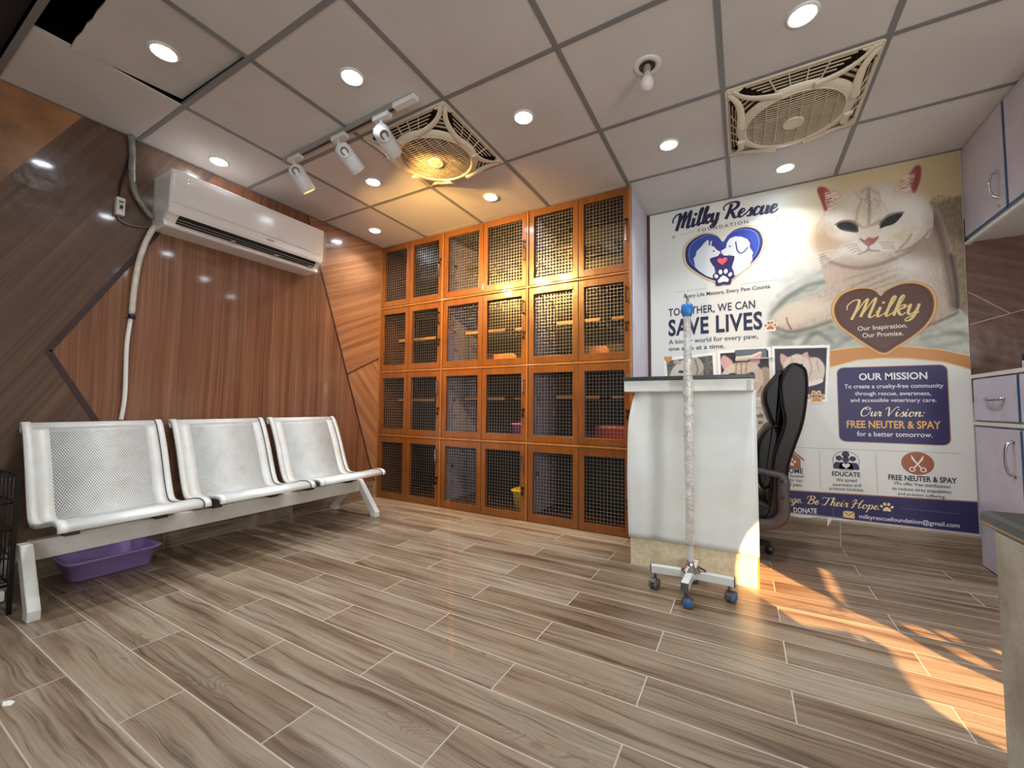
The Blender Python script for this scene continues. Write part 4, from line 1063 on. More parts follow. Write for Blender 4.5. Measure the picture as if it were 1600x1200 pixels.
# ------------------------------------------------------------------ counter in the right foreground
co = thing('side_counter', 'worn white counter with dark stone top nearest the camera', 'counter', (3.58, 0.2, 0))
b = MB()
b.box(3.3285, 3.80, -0.62, 0.884, 0, 0.679); b.build('body', mat('worn_paint', (206, 204, 190), 0.6, mottle=0.3, mscale=7, mcol=(158, 152, 134), bump=0.25, bscale=30), co, bevel=0.003)
b = MB(); b.box(3.3255, 3.82, -0.64, 0.924, 0.679, 0.702); b.build('stone_top', GRANITE, co, bevel=0.008, seg=3)

# small flake of paint on the floor
b = MB(); q = at(12, 1100, z=0); b.prism([(q.x-0.020, q.y-0.006), (q.x+0.004, q.y-0.011), (q.x+0.020, q.y+0.002), (q.x+0.008, q.y+0.012), (q.x-0.012, q.y+0.007)], 'z', 0.0, 0.003)
o = b.build('paint_flake', mat('flake', (236, 236, 232), 0.5)); tag(o, 'small white flake lying on the plank floor at lower left', 'paint flake')
# ------------------------------------------------------------------ printed wall poster
PX0, PX1, PZ0, PZ1 = 2.389, 4.126, 0.172, 2.360
PY_ = YB - 0.004
poster = thing('poster', 'large animal rescue poster with white cat covering the back wall', 'poster', (3.257, PY_, PZ0))
_pm = {}
def ink(c, rough=0.46):
    k = 'ink_%d_%d_%d' % tuple(c)
    return mat(k, c, rough)
def pw(u, v):
    q = at(u, v, y=PY_); return (q.x, q.z)
class Print:
    """Flat printed shapes in the poster's plane, stacked in thin layers of ink."""
    def __init__(s): s.b = MB(); s.cols = []; s.k = 0.0
    def mi(s, c):
        c = tuple(c)
        if c not in s.cols: s.cols.append(c)
        return s.cols.index(c)
    def y(s, layer): return PY_ - 0.0004 - 0.00030*layer
    def poly(s, pts, c, layer=1, px=True, smooth=0):
        P = [pw(*p) for p in pts] if px else list(pts)
        if smooth: P = [(q.x, q.y) for q in cm([(a, d, 0) for a, d in P], smooth, True)]
        n = len(P); ar = sum(P[i-1][0]*P[i][1]-P[i][0]*P[i-1][1] for i in range(n))
        if ar < 0: P = P[::-1]
        s.b.add([(a, s.y(layer), d) for a, d in P], [tuple(range(n))], s.mi(c)); return s
    def line(s, pts, w, c, layer=2, px=True, smooth=0):
        P = [pw(*p) for p in pts] if px else list(pts)
        if smooth: P = [(q.x, q.y) for q in cm([(a, d, 0) for a, d in P], smooth)]
        V = [Vector(p) for p in P]; L = []; R = []
        for i, p in enumerate(V):
            d = (V[min(i+1, len(V)-1)]-V[max(i-1, 0)]).normalized(); n_ = Vector((-d.y, d.x))
            ww = (w[i] if hasattr(w, '__len__') else w)/2
            L.append(p+n_*ww); R.append(p-n_*ww)
        m = len(V); s.k += 0.00002
        yy = [s.y(layer)-s.k-0.0000015*i for i in range(m)]
        s.b.add([(q.x, yy[i % m], q.y) for i, q in enumerate(L+R)], [(i, i+1, i+m+1, i+m) for i in range(m-1)], s.mi(c)); s.k += 0.0000015*m; return s
    def ell(s, cx, cz, rx, rz, c, layer=2, rot=0.0, n=28):
        ca, sa = math.cos(rot), math.sin(rot)
        return s.poly([(cx+rx*math.cos(t)*ca-rz*math.sin(t)*sa, cz+rx*math.cos(t)*sa+rz*math.sin(t)*ca) for t in [2*math.pi*k/n for k in range(n)]], c, layer, False)
    def heart(s, cx, cz, w, h, c, layer=2):
        pts = []
        for k in range(64):
            t = 2*math.pi*k/64
            x = 16*math.sin(t)**3; z = 13*math.cos(t)-5*math.cos(2*t)-2*math.cos(3*t)-math.cos(4*t)
            pts.append((cx+w*x/32.0, cz+h*(z+2.55)/29.0))
        return s.poly(pts, c, layer, False)
    def paw(s, cx, cz, r, c, layer=3, grow=0.0):
        g = 1.0
        s.poly([(cx+r*a, cz+r*d) for a, d in ((-0.05, -0.05), (-0.35, -0.28), (-0.62, -0.62), (-0.52, -0.92), (-0.22, -0.90), (0.0, -0.84), (0.22, -0.90), (0.52, -0.92), (0.62, -0.62), (0.35, -0.28), (0.05, -0.05))] if not grow else
               [(cx+(r+grow)*a, cz+(r+grow*0.9)*d) for a, d in ((-0.05, 0.02), (-0.40, -0.22), (-0.70, -0.60), (-0.60, -1.0), (-0.22, -1.0), (0.0, -0.94), (0.22, -1.0), (0.60, -1.0), (0.70, -0.60), (0.40, -0.22), (0.05, 0.02))], c, layer, False, 4)
        for a, d, rx, rz, ro in ((-0.80, -0.02, .21, .28, .5), (-0.30, 0.46, .23, .32, .12), (0.30, 0.46, .23, .32, -.12), (0.80, -0.02, .21, .28, -.5)):
            s.ell(cx+r*a, cz+r*d, rx*r+grow*0.55, rz*r+grow*0.55, c, layer, ro, 20)
        return s
    def text(s, t, a, b_, cap, c, layer=4, bold=0.010, spacing=1.0, shear=0.0):
        """Lettering between baseline pixels a and b_, cap-height pixel at the left end."""
        vs, fs, capH = glyphs(t, bold, spacing)
        x0, z0 = pw(*a); x1, z1 = pw(*b_); hz = pw(*cap)[1]-z0
        xs = [v[0] for v in vs]; mn, mx = min(xs), max(xs)
        sx = (x1-x0)/(mx-mn); sz = hz/capH
        s.b.add([(x0+(v[0]-mn)*sx+v[1]*sz*shear, s.y(layer), z0+(z1-z0)*((v[0]-mn)/(mx-mn))+v[1]*sz) for v in vs], fs, s.mi(c)); return s
    def script(s, t, a, b_, cap, c, layer=4, w=0.13, shear=0.16):
        x0, z0 = pw(*a); x1, z1 = pw(*b_); hz = pw(*cap)[1]-z0
        strokes = []; x = 0.0; s.k = 0.0
        for chh in t:
            adv, gl = SCRIPT[chh]
            for st in gl: strokes.append([(x+p[0]+p[1]*shear, p[1]) for p in st])
            x += adv
        mn = min(p[0] for st in strokes for p in st); mx = max(p[0] for st in strokes for p in st); sx = (x1-x0)/(mx-mn)
        for st in strokes:
            if len(st) == 1:
                px_, pz_ = st[0]; s.ell(x0+(px_-mn)*sx, z0+(z1-z0)*(px_-mn)/(mx-mn)+pz_*hz, w*hz*0.52, w*hz*0.52, c, layer, 0, 14); continue
            P = cm([(p[0], p[1], 0) for p in st], 5)
            W_ = []
            for i in range(len(P)):
                d = (P[min(i+1, len(P)-1)]-P[max(i-1, 0)]).normalized()
                W_.append(w*hz*(0.42 + 0.62*max(0.0, -d.y)**1.2 + 0.10*abs(d.x)))
            s.line([(x0+(p.x-mn)*sx, z0+(z1-z0)*(p.x-mn)/(mx-mn)+p.y*hz) for p in P], W_, c, layer, False)
        return s
    def build(s, name, parent=None):
        return s.b.build(name, [ink(c) for c in s.cols], parent or poster)
_gl = {}
def glyphs(t, bold, spacing):
    k = (t, bold, spacing)
    if k in _gl: return _gl[k]
    def conv(body):
        cu = bpy.data.curves.new('lettering', 'FONT'); cu.body = body; cu.size = 1.0; cu.offset = bold; cu.space_character = spacing; cu.resolution_u = 3
        ob = bpy.data.objects.new('lettering', cu); SC.collection.objects.link(ob)
        dg = bpy.context.evaluated_depsgraph_get(); me = bpy.data.meshes.new_from_object(ob.evaluated_get(dg))
        vs = [(v.co.x, v.co.y) for v in me.vertices]; fs = [tuple(p.vertices) for p in me.polygons]
        bpy.data.objects.remove(ob); bpy.data.curves.remove(cu); bpy.data.meshes.remove(me); return vs, fs
    vs, fs = conv(t); hv, _ = conv('H')
    _gl[k] = (vs, fs, max(v[1] for v in hv)); return _gl[k]
_asc = [(0, .10), (.10, .35), (.20, .75), (.22, .95), (.16, 1.0), (.11, .82), (.10, .45)]
SCRIPT = {
 ' ': (.26, []), '.': (.22, [[(.06, .05)]]), ':': (.22, [[(.06, .08)], [(.10, .42)]]),
 'i': (.27, [[(.0, .22), (.08, .48), (.08, .46), (.07, .12), (.13, .0), (.24, .12)], [(.13, .72)]]),
 'l': (.27, [_asc+[(.09, .12), (.15, .0), (.26, .12)]]),
 'k': (.44, [_asc+[(.09, .0)], [(.09, .22), (.20, .46), (.33, .50), (.34, .38), (.14, .26)], [(.17, .27), (.27, .06), (.36, .0), (.44, .12)]]),
 'y': (.42, [[(.0, .38), (.06, .5), (.08, .42), (.08, .14), (.16, .0), (.28, .12), (.35, .5)], [(.35, .5), (.33, .0), (.25, -.26), (.12, -.32), (.08, -.22), (.22, -.08), (.44, .10)]]),
 'M': (.86, [[(-.20, .50), (-.24, .72), (-.10, .95), (.08, .98), (.14, .82), (.13, .40), (.08, -.04)], [(.10, .10), (.22, .55), (.34, .94), (.40, .96), (.40, .55), (.37, .06)], [(.38, .12), (.50, .55), (.62, .94), (.68, .96), (.68, .55), (.66, .10), (.74, .0), (.86, .12)]]),
 'R': (.64, [[(.20, .92), (.18, .45), (.10, -.02)], [(-.06, .55), (-.14, .74), (-.02, .94), (.28, 1.02), (.50, .94), (.52, .72), (.38, .54), (.18, .48)], [(.24, .49), (.36, .30), (.46, .08), (.56, .0), (.66, .10)]]),
 'e': (.33, [[(.0, .16), (.14, .24), (.25, .36), (.22, .48), (.13, .48), (.05, .32), (.05, .12), (.13, .0), (.24, .05), (.34, .20)]]),
 's': (.33, [[(.0, .12), (.12, .34), (.20, .50), (.22, .38), (.28, .18), (.20, .0), (.07, .04)], [(.2, .0), (.34, .14)]]),
 'c': (.32, [[(.27, .40), (.22, .50), (.12, .46), (.05, .30), (.05, .12), (.13, .0), (.23, .04), (.33, .18)]]),
 'u': (.43, [[(.0, .30), (.06, .5), (.06, .40), (.05, .12), (.12, .0), (.24, .12), (.30, .48)], [(.31, .5), (.29, .12), (.35, .0), (.44, .14)]]),
 'O': (.70, [[(.36, 1.0), (.14, .86), (.02, .45), (.12, .06), (.32, .0), (.54, .22), (.60, .62), (.50, .94), (.34, 1.0), (.24, .86), (.36, .74), (.66, .86)]]),
 'r': (.33, [[(.0, .2), (.08, .52), (.12, .42), (.22, .46), (.22, .40), (.19, .14), (.24, .0), (.34, .12)]]),
 'V': (.62, [[(-.10, .72), (-.04, .92), (.08, .96), (.14, .70), (.20, .0)], [(.20, .02), (.34, .45), (.50, .86), (.64, 1.0), (.72, .94)]]),
 'o': (.38, [[(.18, .5), (.06, .38), (.05, .12), (.14, .0), (.27, .12), (.28, .36), (.18, .5)], [(.22, .46), (.30, .38), (.40, .42)]]),
 'n': (.44, [[(.0, .3), (.06, .5), (.07, .4), (.05, .0)], [(.06, .1), (.16, .40), (.26, .5), (.30, .40), (.28, .12), (.34, .0), (.44, .14)]]),
 'B': (.62, [[(.20, .94), (.18, .45), (.10, .0)], [(-.08, .62), (-.06, .88), (.20, 1.02), (.46, .94), (.44, .66), (.22, .52)], [(.22, .52), (.46, .48), (.52, .22), (.36, .0), (.08, .0)]]),
 'T': (.58, [[(-.12, .72), (-.06, .94), (.16, .94), (.42, .92), (.70, 1.02)], [(.36, .92), (.30, .40), (.18, .02), (.02, .04), (-.04, .16)]]),
 'h': (.44, [_asc+[(.07, .0)], [(.08, .14), (.18, .42), (.27, .5), (.31, .40), (.29, .12), (.35, .0), (.45, .14)]]),
 'H': (.74, [[(-.08, .70), (.0, .92), (.16, .98), (.16, .60), (.06, .0), (-.08, .02)], [(.66, 1.0), (.54, .70), (.48, .14), (.56, .0), (.72, .14)], [(-.04, .38), (.22, .54), (.62, .52)]]),
 'p': (.42, [[(.0, .3), (.08, .52), (.08, .2), (.03, -.42)], [(.06, .2), (.18, .48), (.30, .44), (.30, .16), (.20, .0), (.10, .06)], [(.2, .0), (.42, .14)]]),
 'g': (.42, [[(.28, .42), (.17, .5), (.06, .34), (.06, .10), (.14, .0), (.26, .14), (.31, .48)], [(.31, .5), (.29, .0), (.22, -.34), (.10, -.42), (.07, -.28), (.22, -.08), (.42, .12)]]),
}
NAVY, INDIGO, GOLD, CREAM, ORANGE, BROWNH = (27, 24, 66), (46, 34, 92), (206, 172, 104), (236, 224, 186), (196, 128, 62), (96, 62, 52)
PAPER = (226, 226, 220)
GREY = (70, 68, 80)
b = MB(); b.box(PX0, PX1, PY_, YB-0.0005, PZ0, PZ1); b.build('sheet', mat('poster_paper', PAPER, 0.46), poster)

# --- painted pictures: colour stored on the vertices of a fine mesh
_rng = np.random.default_rng(11)
_lat = _rng.random((257, 257))
def vnoise(x, y):
    xi = np.floor(x).astype(int); yi = np.floor(y).astype(int); fx = x-xi; fy = y-yi
    fx = fx*fx*(3-2*fx); fy = fy*fy*(3-2*fy); a = xi % 256; c = yi % 256
    return (_lat[a, c]*(1-fx)+_lat[a+1, c]*fx)*(1-fy) + (_lat[a, c+1]*(1-fx)+_lat[a+1, c+1]*fx)*fy
def fbm(x, y, o=4):
    t = 0; s = 0.5
    for k in range(o): t = t + s*vnoise(x*2**k+17*k, y*2**k+31*k); s *= 0.5
    return t
class Paint:
    def __init__(s, x0, x1, z0, z1, step, bg):
        s.nx = int(round((x1-x0)/step))+1; s.nz = int(round((z1-z0)/step))+1
        s.X, s.Z = np.meshgrid(np.linspace(x0, x1, s.nx), np.linspace(z0, z1, s.nz))
        d = np.stack([s.X-CAM.x, np.full_like(s.X, PY_-CAM.y), s.Z-CAM.z], -1)
        f = d@np.array(FWD); s.U = 800+F_PX*(d@np.array(RIGHT))/f; s.V = 600-F_PX*(d@np.array(UP))/f
        s.C = np.empty(s.X.shape+(3,)); s.C[:] = bg
    def blend(s, a, col):
        a = np.clip(a, 0, 1)[..., None]; s.C = s.C*(1-a)+np.asarray(col, float)*a
    def ell(s, u, v, ru, rv, col, soft=0.3, a=1.0, rot=0.0):
        t = math.radians(rot); du, dv = s.U-u, s.V-v
        p = (du*math.cos(t)+dv*math.sin(t))/ru; q = (-du*math.sin(t)+dv*math.cos(t))/rv
        r = np.sqrt(p*p+q*q); s.blend(a*np.clip((1-r)/max(soft, 1e-3)+0.5, 0, 1), col)
    def sdf(s, pts, smooth=5):
        P = [(q.x, q.y) for q in cm([(a, b, 0) for a, b in pts], smooth, True)] if smooth else pts
        D = np.full(s.U.shape, 1e9); ins = np.zeros(s.U.shape, bool)
        for i in range(len(P)):
            (ax, ay), (bx, by) = P[i-1], P[i]; ex, ey = bx-ax, by-ay; L = ex*ex+ey*ey+1e-9
            t = np.clip(((s.U-ax)*ex+(s.V-ay)*ey)/L, 0, 1)
            D = np.minimum(D, (s.U-ax-t*ex)**2+(s.V-ay-t*ey)**2)
            if abs(ey) > 1e-9:
                c = ((ay > s.V) != (by > s.V)) & (s.U < ex*(s.V-ay)/ey+ax); ins ^= c
        D = np.sqrt(D); return np.where(ins, -D, D)
    def poly(s, pts, col, soft=1.5, a=1.0, smooth=5, mask=None):
        al = a*np.clip(0.5-s.sdf(pts, smooth)/soft, 0, 1)
        if mask is not None: al = al*mask
        s.blend(al, col); return al
    def line(s, pts, w, col, soft=1.5, a=1.0):
        P = [(q.x, q.y) for q in cm([(p[0], p[1], 0) for p in pts], 5)]; D = np.full(s.U.shape, 1e9)
        for (ax, ay), (bx, by) in zip(P[:-1], P[1:]):
            ex, ey = bx-ax, by-ay; L = ex*ex+ey*ey+1e-9; t = np.clip(((s.U-ax)*ex+(s.V-ay)*ey)/L, 0, 1)
            D = np.minimum(D, (s.U-ax-t*ex)**2+(s.V-ay-t*ey)**2)
        s.blend(a*np.clip((w/2-np.sqrt(D))/soft+0.5, 0, 1), col)
    def build(s, name, layer=0.5, gain=1.0, keep=None):
        y = PY_-0.0004-0.0003*layer; co = np.stack([s.X, np.full_like(s.X, y), s.Z], -1).reshape(-1, 3)-np.array(poster.location)
        n, m = s.nx, s.nz; idx = np.arange(n*m).reshape(m, n)
        q = np.stack([idx[:-1, :-1], idx[:-1, 1:], idx[1:, 1:], idx[1:, :-1]], -1).reshape(-1, 4)
        if keep is not None:
            kk = (keep[:-1, :-1] & keep[:-1, 1:] & keep[1:, 1:] & keep[1:, :-1]).reshape(-1); q = q[kk]
        me = bpy.data.meshes.new(name); me.vertices.add(n*m); me.vertices.foreach_set('co', co.ravel())
        me.loops.add(len(q)*4); me.loops.foreach_set('vertex_index', q.ravel())
        me.polygons.add(len(q)); me.polygons.foreach_set('loop_start', np.arange(len(q))*4)
        me.update(calc_edges=True)
        c = np.clip(s.C*gain, 0, 255)/255; c = np.where(c <= 0.04045, c/12.92, ((c+0.055)/1.055)**2.4)
        at_ = me.color_attributes.new('print', 'FLOAT_COLOR', 'POINT')
        at_.data.foreach_set('color', np.concatenate([c, np.ones(c.shape[:2]+(1,))], -1).astype(np.float32).ravel())
        if 'printed_picture' not in _mats:
            g = G('printed_picture'); nd = g.n('ShaderNodeAttribute'); nd.attribute_name = 'print'
            g.nt.links.new(nd.outputs['Color'], g.p.inputs['Base Color']); g.p.inputs['Roughness'].default_value = 0.46
        me.materials.append(_mats['printed_picture'])
        o = bpy.data.objects.new(name, me); SC.collection.objects.link(o); o.parent = poster; return o

# the big cat
p = Paint(2.93, PX1-0.001, 1.055, PZ1-0.001, 0.0031, PAPER)
U, V = p.U, p.V
tanw = np.clip((U-1195)/120, 0, 1)*np.clip((480-V)/130, 0, 1)
p.blend(tanw*0.98, (204, 180, 138))
p.blend(np.clip((U-1430)/80, 0, 1)*np.clip((400-V)/90, 0, 1)*0.45, (176, 148, 104))
fur = fbm(U*0.55+V*0.1, V*0.22, 4)-0.47; fine = fbm(U*0.9, V*0.35, 3)-0.44; big = fbm(U*0.05, V*0.05, 3)-0.45
# blanket
p.poly([(1180, 505), (1205, 478), (1235, 452), (1262, 432), (1290, 420), (1330, 440), (1530, 470), (1535, 600), (1170, 600), (1160, 545)], (188, 190, 178), 14, 1.0)
p.blend(np.clip((V-400)/60, 0, 1)*np.clip(1-np.abs(big)*0, 0, 1)*np.clip((U-1190)/60, 0, 1)*np.clip(fbm(U*.06, V*.08, 4)*2.2-0.85, 0, 1)*0.55, (142, 144, 134))
for pts, w, a in (([(1200, 500), (1225, 470), (1258, 448), (1290, 440)], 5, .65), ([(1215, 462), (1250, 440), (1288, 424)], 4, .45), ([(1205, 515), (1235, 528), (1300, 512)], 7, .55), ([(1250, 545), (1275, 520), (1300, 535)], 7, .5), ([(1440, 530), (1480, 520), (1520, 524)], 6, .45), ([(1450, 545), (1500, 535)], 6, .35), ([(1300, 545), (1330, 525)], 8, .35)):
    p.line(pts, w, (104, 106, 98), 6, a)
for pts in ([(1222, 458), (1258, 436), (1288, 428)], [(1240, 540), (1270, 512), (1305, 522)], [(1460, 520), (1515, 505)]): p.line(pts, 7, (220, 220, 210), 8, .6)
# rear body, darker
p.poly([(1450, 322), (1472, 316), (1500, 306), (1528, 302), (1530, 480), (1490, 470), (1470, 400)], (150, 132, 106), 4)
p.blend((p.sdf([(1450, 322), (1500, 306), (1528, 302), (1530, 480), (1490, 470)]) < 0)*np.clip(0.5+fur*4, 0, 1)*0.5, (104, 86, 66))
# body
bodyp = [(1283, 395), (1286, 425), (1290, 450), (1262, 462), (1232, 476), (1210, 492), (1206, 506), (1216, 515), (1240, 517), (1300, 501), (1330, 520), (1440, 516), (1478, 498), (1496, 488), (1494, 440), (1486, 385), (1472, 345), (1458, 328), (1400, 380), (1340, 405)]
bs = p.sdf(bodyp); bm = np.clip(0.5-bs/3, 0, 1)
p.blend(bm, (200, 184, 166))
p.blend(bm*np.clip((U-1420)/70, 0, 1)*0.65, (156, 138, 118)); p.blend(bm*np.clip(0.55+fur*5, 0, 1)*0.45, (164, 142, 124)); p.blend(bm*np.clip(0.4+fine*6, 0, 1)*0.35, (224, 212, 198)); p.blend(bm*np.clip((425-V)/28, 0, 1)*0.55, (136, 112, 96))
p.blend(bm*np.clip((V-405)/30, 0, 1)*np.clip((455-V)/30, 0, 1)*np.clip((1400-U)/60, 0, 1)*np.clip(0.5+fine*4, 0, 1)*0.6, (196, 164, 140))
for pts, w, a in (([(1330, 448), (1355, 438), (1385, 425), (1410, 420)], 3, .55), ([(1345, 452), (1375, 440), (1402, 430)], 2.5, .5), ([(1320, 437), (1350, 428), (1380, 420)], 3, .4), ([(1365, 452), (1395, 442), (1415, 436)], 2.5, .45)): p.line(pts, w, (140, 112, 92), 3, a)
p.line([(1457, 335), (1474, 385), (1484, 440), (1490, 478)], 9, (86, 66, 56), 12, .75); p.line([(1486, 400), (1493, 440), (1496, 480)], 6, (52, 40, 38), 6, .8)
p.line([(1440, 512), (1472, 500), (1497, 488)], 4, (92, 82, 70), 4, .6)
# chest highlights, cooler folds of the blanket
p.blend(bm*np.exp(-((U-1418)/36)**2-((V-415)/16)**2)*0.75, (232, 228, 222)); p.blend(bm*np.exp(-((U-1440)/26)**2-((V-450)/30)**2)*0.5, (226, 220, 212)); p.blend(bm*np.exp(-((U-1310)/24)**2-((V-432)/16)**2)*0.5, (206, 176, 154)); p.blend(bm*np.exp(-((U-1262)/40)**2-((V-480)/13)**2)*0.7, (232, 222, 208))
out_ = 1-bm
p.blend(out_*np.clip((V-425)/30, 0, 1)*np.clip((1300-U)/40, 0, 1)*np.clip(np.sin((V+U*0.55)*0.13+fbm(U*.03, V*.03, 2)*7)-.35, 0, 1)*.55, (112, 114, 106))
p.blend(out_*np.clip((V-505)/12, 0, 1)*np.clip(np.sin((V*1.2-U*0.35)*0.11+fbm(U*.04, V*.04, 2)*6)-.3, 0, 1)*.5, (118, 120, 112))
# paw
p.ell(1236, 492, 30, 16, (222, 206, 186), 0.5, .8, -14); p.line([(1229, 497), (1231, 505), (1236, 514)], 2.4, (96, 66, 54), 2, .8); p.line([(1212, 512), (1232, 518), (1262, 514), (1298, 502)], 5, (110, 98, 86), 5, .75); p.ell(1262, 485, 34, 14, (228, 206, 180), .8, .5, -14)
# ears
for pts, inner, hair in (([(1276, 295), (1282, 289), (1300, 294), (1319, 306), (1312, 320), (1291, 335), (1284, 318)], [(1277, 298), (1283, 292), (1294, 297), (1300, 312), (1290, 330), (1284, 317)], [(1290, 298), (1316, 306), (1309, 320), (1293, 326)]),
                         ([(1398, 291), (1414, 271), (1431, 257), (1440, 260), (1440, 277), (1431, 305), (1412, 302)], [(1420, 272), (1432, 259), (1439, 262), (1438, 280), (1430, 301), (1424, 296)], [(1401, 290), (1416, 271), (1430, 262), (1424, 296), (1410, 299)])):
    p.poly(pts, (206, 168, 146), 2); p.poly(inner, (142, 56, 56), 3, .95); al = np.clip(0.5-p.sdf(hair)/3, 0, 1)
    p.blend(al*np.clip(0.5+(fbm(U*.3+V*.9, V*.5, 3)-.45)*7, 0, 1)*0.95, (224, 204, 184)); p.blend(al*np.clip((fbm(U*.4+V*.8+40, V*.6, 3)-.5)*7, 0, 1)*.6, (134, 84, 72))
# head
headp = [(1290, 331), (1279, 344), (1274, 363), (1276, 384), (1285, 402), (1306, 413), (1335, 419), (1364, 416), (1390, 407), (1416, 395), (1444, 378), (1456, 358), (1458, 335), (1450, 316), (1434, 304), (1412, 302), (1398, 290), (1374, 286), (1340, 295), (1316, 306), (1306, 322)]
hs = p.sdf(headp); hm = np.clip(0.5-hs/2.5, 0, 1)
p.blend(hm, (222, 212, 196)); p.blend(hm*np.clip(0.5+fur*4, 0, 1)*0.32, (184, 168, 148)); p.blend(hm*np.clip(0.3+fine*6, 0, 1)*0.3, (240, 234, 224))
p.blend(hm*np.clip((hs+20)/20, 0, 1)*0.4, (160, 138, 114)); p.blend(hm*np.clip((V-392)/24, 0, 1)*0.5, (172, 146, 126))
hmf = lambda f: hm*f
p.ell(1287, 372, 18, 20, (170, 134, 98), 1.2, .7); p.ell(1302, 380, 24, 14, (184, 150, 116), 1.4, .6); p.ell(1402, 370, 16, 12, (208, 184, 146), 1.4, .6, -20); p.ell(1340, 330, 22, 22, (214, 192, 160), 1.6, .55)
p.ell(1424, 325, 26, 20, (236, 230, 218), 1.2, .7); p.ell(1312, 340, 16, 10, (234, 226, 212), 1.2, .6)
for pts, w, a in (([(1357, 296), (1358, 315), (1358, 335), (1357, 350)], 4, .55), ([(1346, 300), (1356, 294), (1368, 300)], 5, .3), ([(1347, 312), (1340, 328), (1338, 345)], 4, .35), ([(1368, 310), (1374, 322)], 4, .3), ([(1336, 346), (1347, 355), (1356, 354), (1366, 350), (1376, 345)], 3.5, .55), ([(1336, 300), (1345, 310)], 3, .3), ([(1372, 300), (1376, 314)], 3, .3)): p.line(pts, w, (132, 106, 84), 4, a)
p.blend(hm*np.exp(-((U-1357)/13)**2-((V-312)/18)**2)*np.clip(0.3+fine*6, 0, 1)*.6, (120, 96, 78))
# eyes
p.poly([(1307, 352), (1316, 347), (1330, 347), (1340, 355), (1340, 363), (1326, 362), (1314, 359)], (36, 34, 36), 1.5); p.ell(1325, 355, 10, 6, (48, 50, 52), .5, .6); p.ell(1326, 354.5, 5, 5.4, (34, 36, 40), .4, .9)
p.poly([(1375, 353), (1379, 346), (1391, 337), (1410, 333), (1406, 341), (1396, 350), (1383, 354), (1375, 357)], (34, 32, 34), 1.5); p.ell(1391.5, 344.5, 11, 6.2, (48, 50, 52), .5, .6, -24); p.ell(1391.5, 344, 5.4, 5.6, (33, 35, 39), .4, .9)
p.line([(1305, 351), (1316, 345.5), (1331, 345.5), (1341, 354)], 2.2, (92, 72, 58), 1.5, .8); p.line([(1374, 351), (1379, 344), (1391, 335), (1412, 331.5)], 2.2, (92, 72, 58), 1.5, .8)
p.ell(1320, 368, 20, 7, (236, 226, 210), 1.2, .6, 6); p.ell(1396, 360, 18, 7, (236, 228, 214), 1.2, .5, -22)
# nose and mouth
p.ell(1357, 366, 15, 11, (218, 196, 174), 1.3, .7)
p.poly([(1344, 373), (1351, 375), (1357, 371), (1364, 372), (1372, 370), (1366, 378), (1357, 384.5), (1349, 379)], (176, 98, 90), 2); p.line([(1344, 373), (1350, 379), (1357, 384)], 1.8, (96, 54, 50), 1.2, .8); p.line([(1372, 370), (1365, 379), (1357, 384)], 1.8, (96, 54, 50), 1.2, .7)
p.line([(1357, 384), (1357, 390)], 2, (90, 64, 56), 1.5, .9); p.line([(1357, 390), (1350, 394), (1341, 397)], 2.6, (120, 88, 78), 2.5, .8); p.line([(1357, 390), (1364, 392), (1374, 392)], 2.6, (120, 88, 78), 2.5, .8)
p.ell(1336, 388, 20, 9, (238, 232, 222), 1.0, .6, -8); p.ell(1384, 384, 20, 9, (238, 232, 222), 1.0, .6, -14); p.ell(1358, 402, 22, 7, (226, 208, 190), 1.0, .6)
for q in range(4): p.line([(1320+q*4, 385+q*3.2), (1330+q*3, 382+q*3.4), (1339+q*2, 382+q*3.2)], 1.4, (140, 118, 102), 1.4, .55); p.line([(1374+q*2, 379+q*3), (1386+q*1.5, 378+q*3.2), (1397, 379+q*3.4)], 1.4, (140, 118, 102), 1.4, .55)
p.line([(1286, 400), (1305, 412), (1340, 419), (1375, 413), (1414, 396), (1446, 374)], 4, (128, 100, 82), 5, .65); p.line([(1406, 388), (1416, 378), (1424, 366)], 2.5, (116, 92, 76), 3, .5); p.line([(1400, 394), (1420, 388), (1440, 374), (1454, 358)], 3, (110, 86, 70), 3, .5)
for q in range(6):
    p.line([(1325-q*1.5, 388+q*2), (1300-q*2, 391+q*4), (1278-q*1, 396+q*6)], 0.9, (236, 226, 214), 1, .7); p.line([(1385+q*2, 386+q*2.6), (1402+q, 392+q*3), (1420-q*3, 399+q*3.4)], 0.8, (236, 226, 214), 1, .4)
p.blend(np.clip((U-1225)/10, 0, 0)*0, PAPER)
fade = np.clip((1232-U)/26, 0, 1)*np.clip((470-V)/16, 0, 1); p.blend(fade, PAPER)
fade2 = np.clip((1206-U)/10, 0, 1); p.blend(fade2, PAPER)
# ribbon and the pale field under it
def crv(pts): xs_, ys_ = zip(*pts); return np.interp(U, xs_, ys_)
topc = crv([(1190, 580), (1297, 547.5), (1337, 542.5), (1380, 540.5), (1420, 541.5), (1470, 546), (1530, 559)]); botc = crv([(1190, 610), (1297, 574), (1340, 562.5), (1380, 559.5), (1420, 560), (1475, 565.5), (1530, 581)])
inr = np.clip((U-1296)/1.5, 0, 1)
p.blend(np.clip((V-topc)/1.5, 0, 1)*inr, (202, 140, 76)); p.blend(np.clip(1-np.abs(V-topc)/1.3, 0, 1)*inr, (236, 206, 150)); p.blend(np.clip((U-1440)/80, 0, 1)*np.clip((V-topc)/1.5, 0, 1)*.4, (158, 98, 46))
p.blend(np.clip((V-botc)/1.5, 0, 1)*inr, PAPER); p.blend(np.clip(1-np.abs(V-botc)/1.2, 0, 1)*inr, (238, 210, 156))
p.blend(np.clip((V-555)/14, 0, 1)*(1-inr), PAPER)
p.build('cat_portrait')

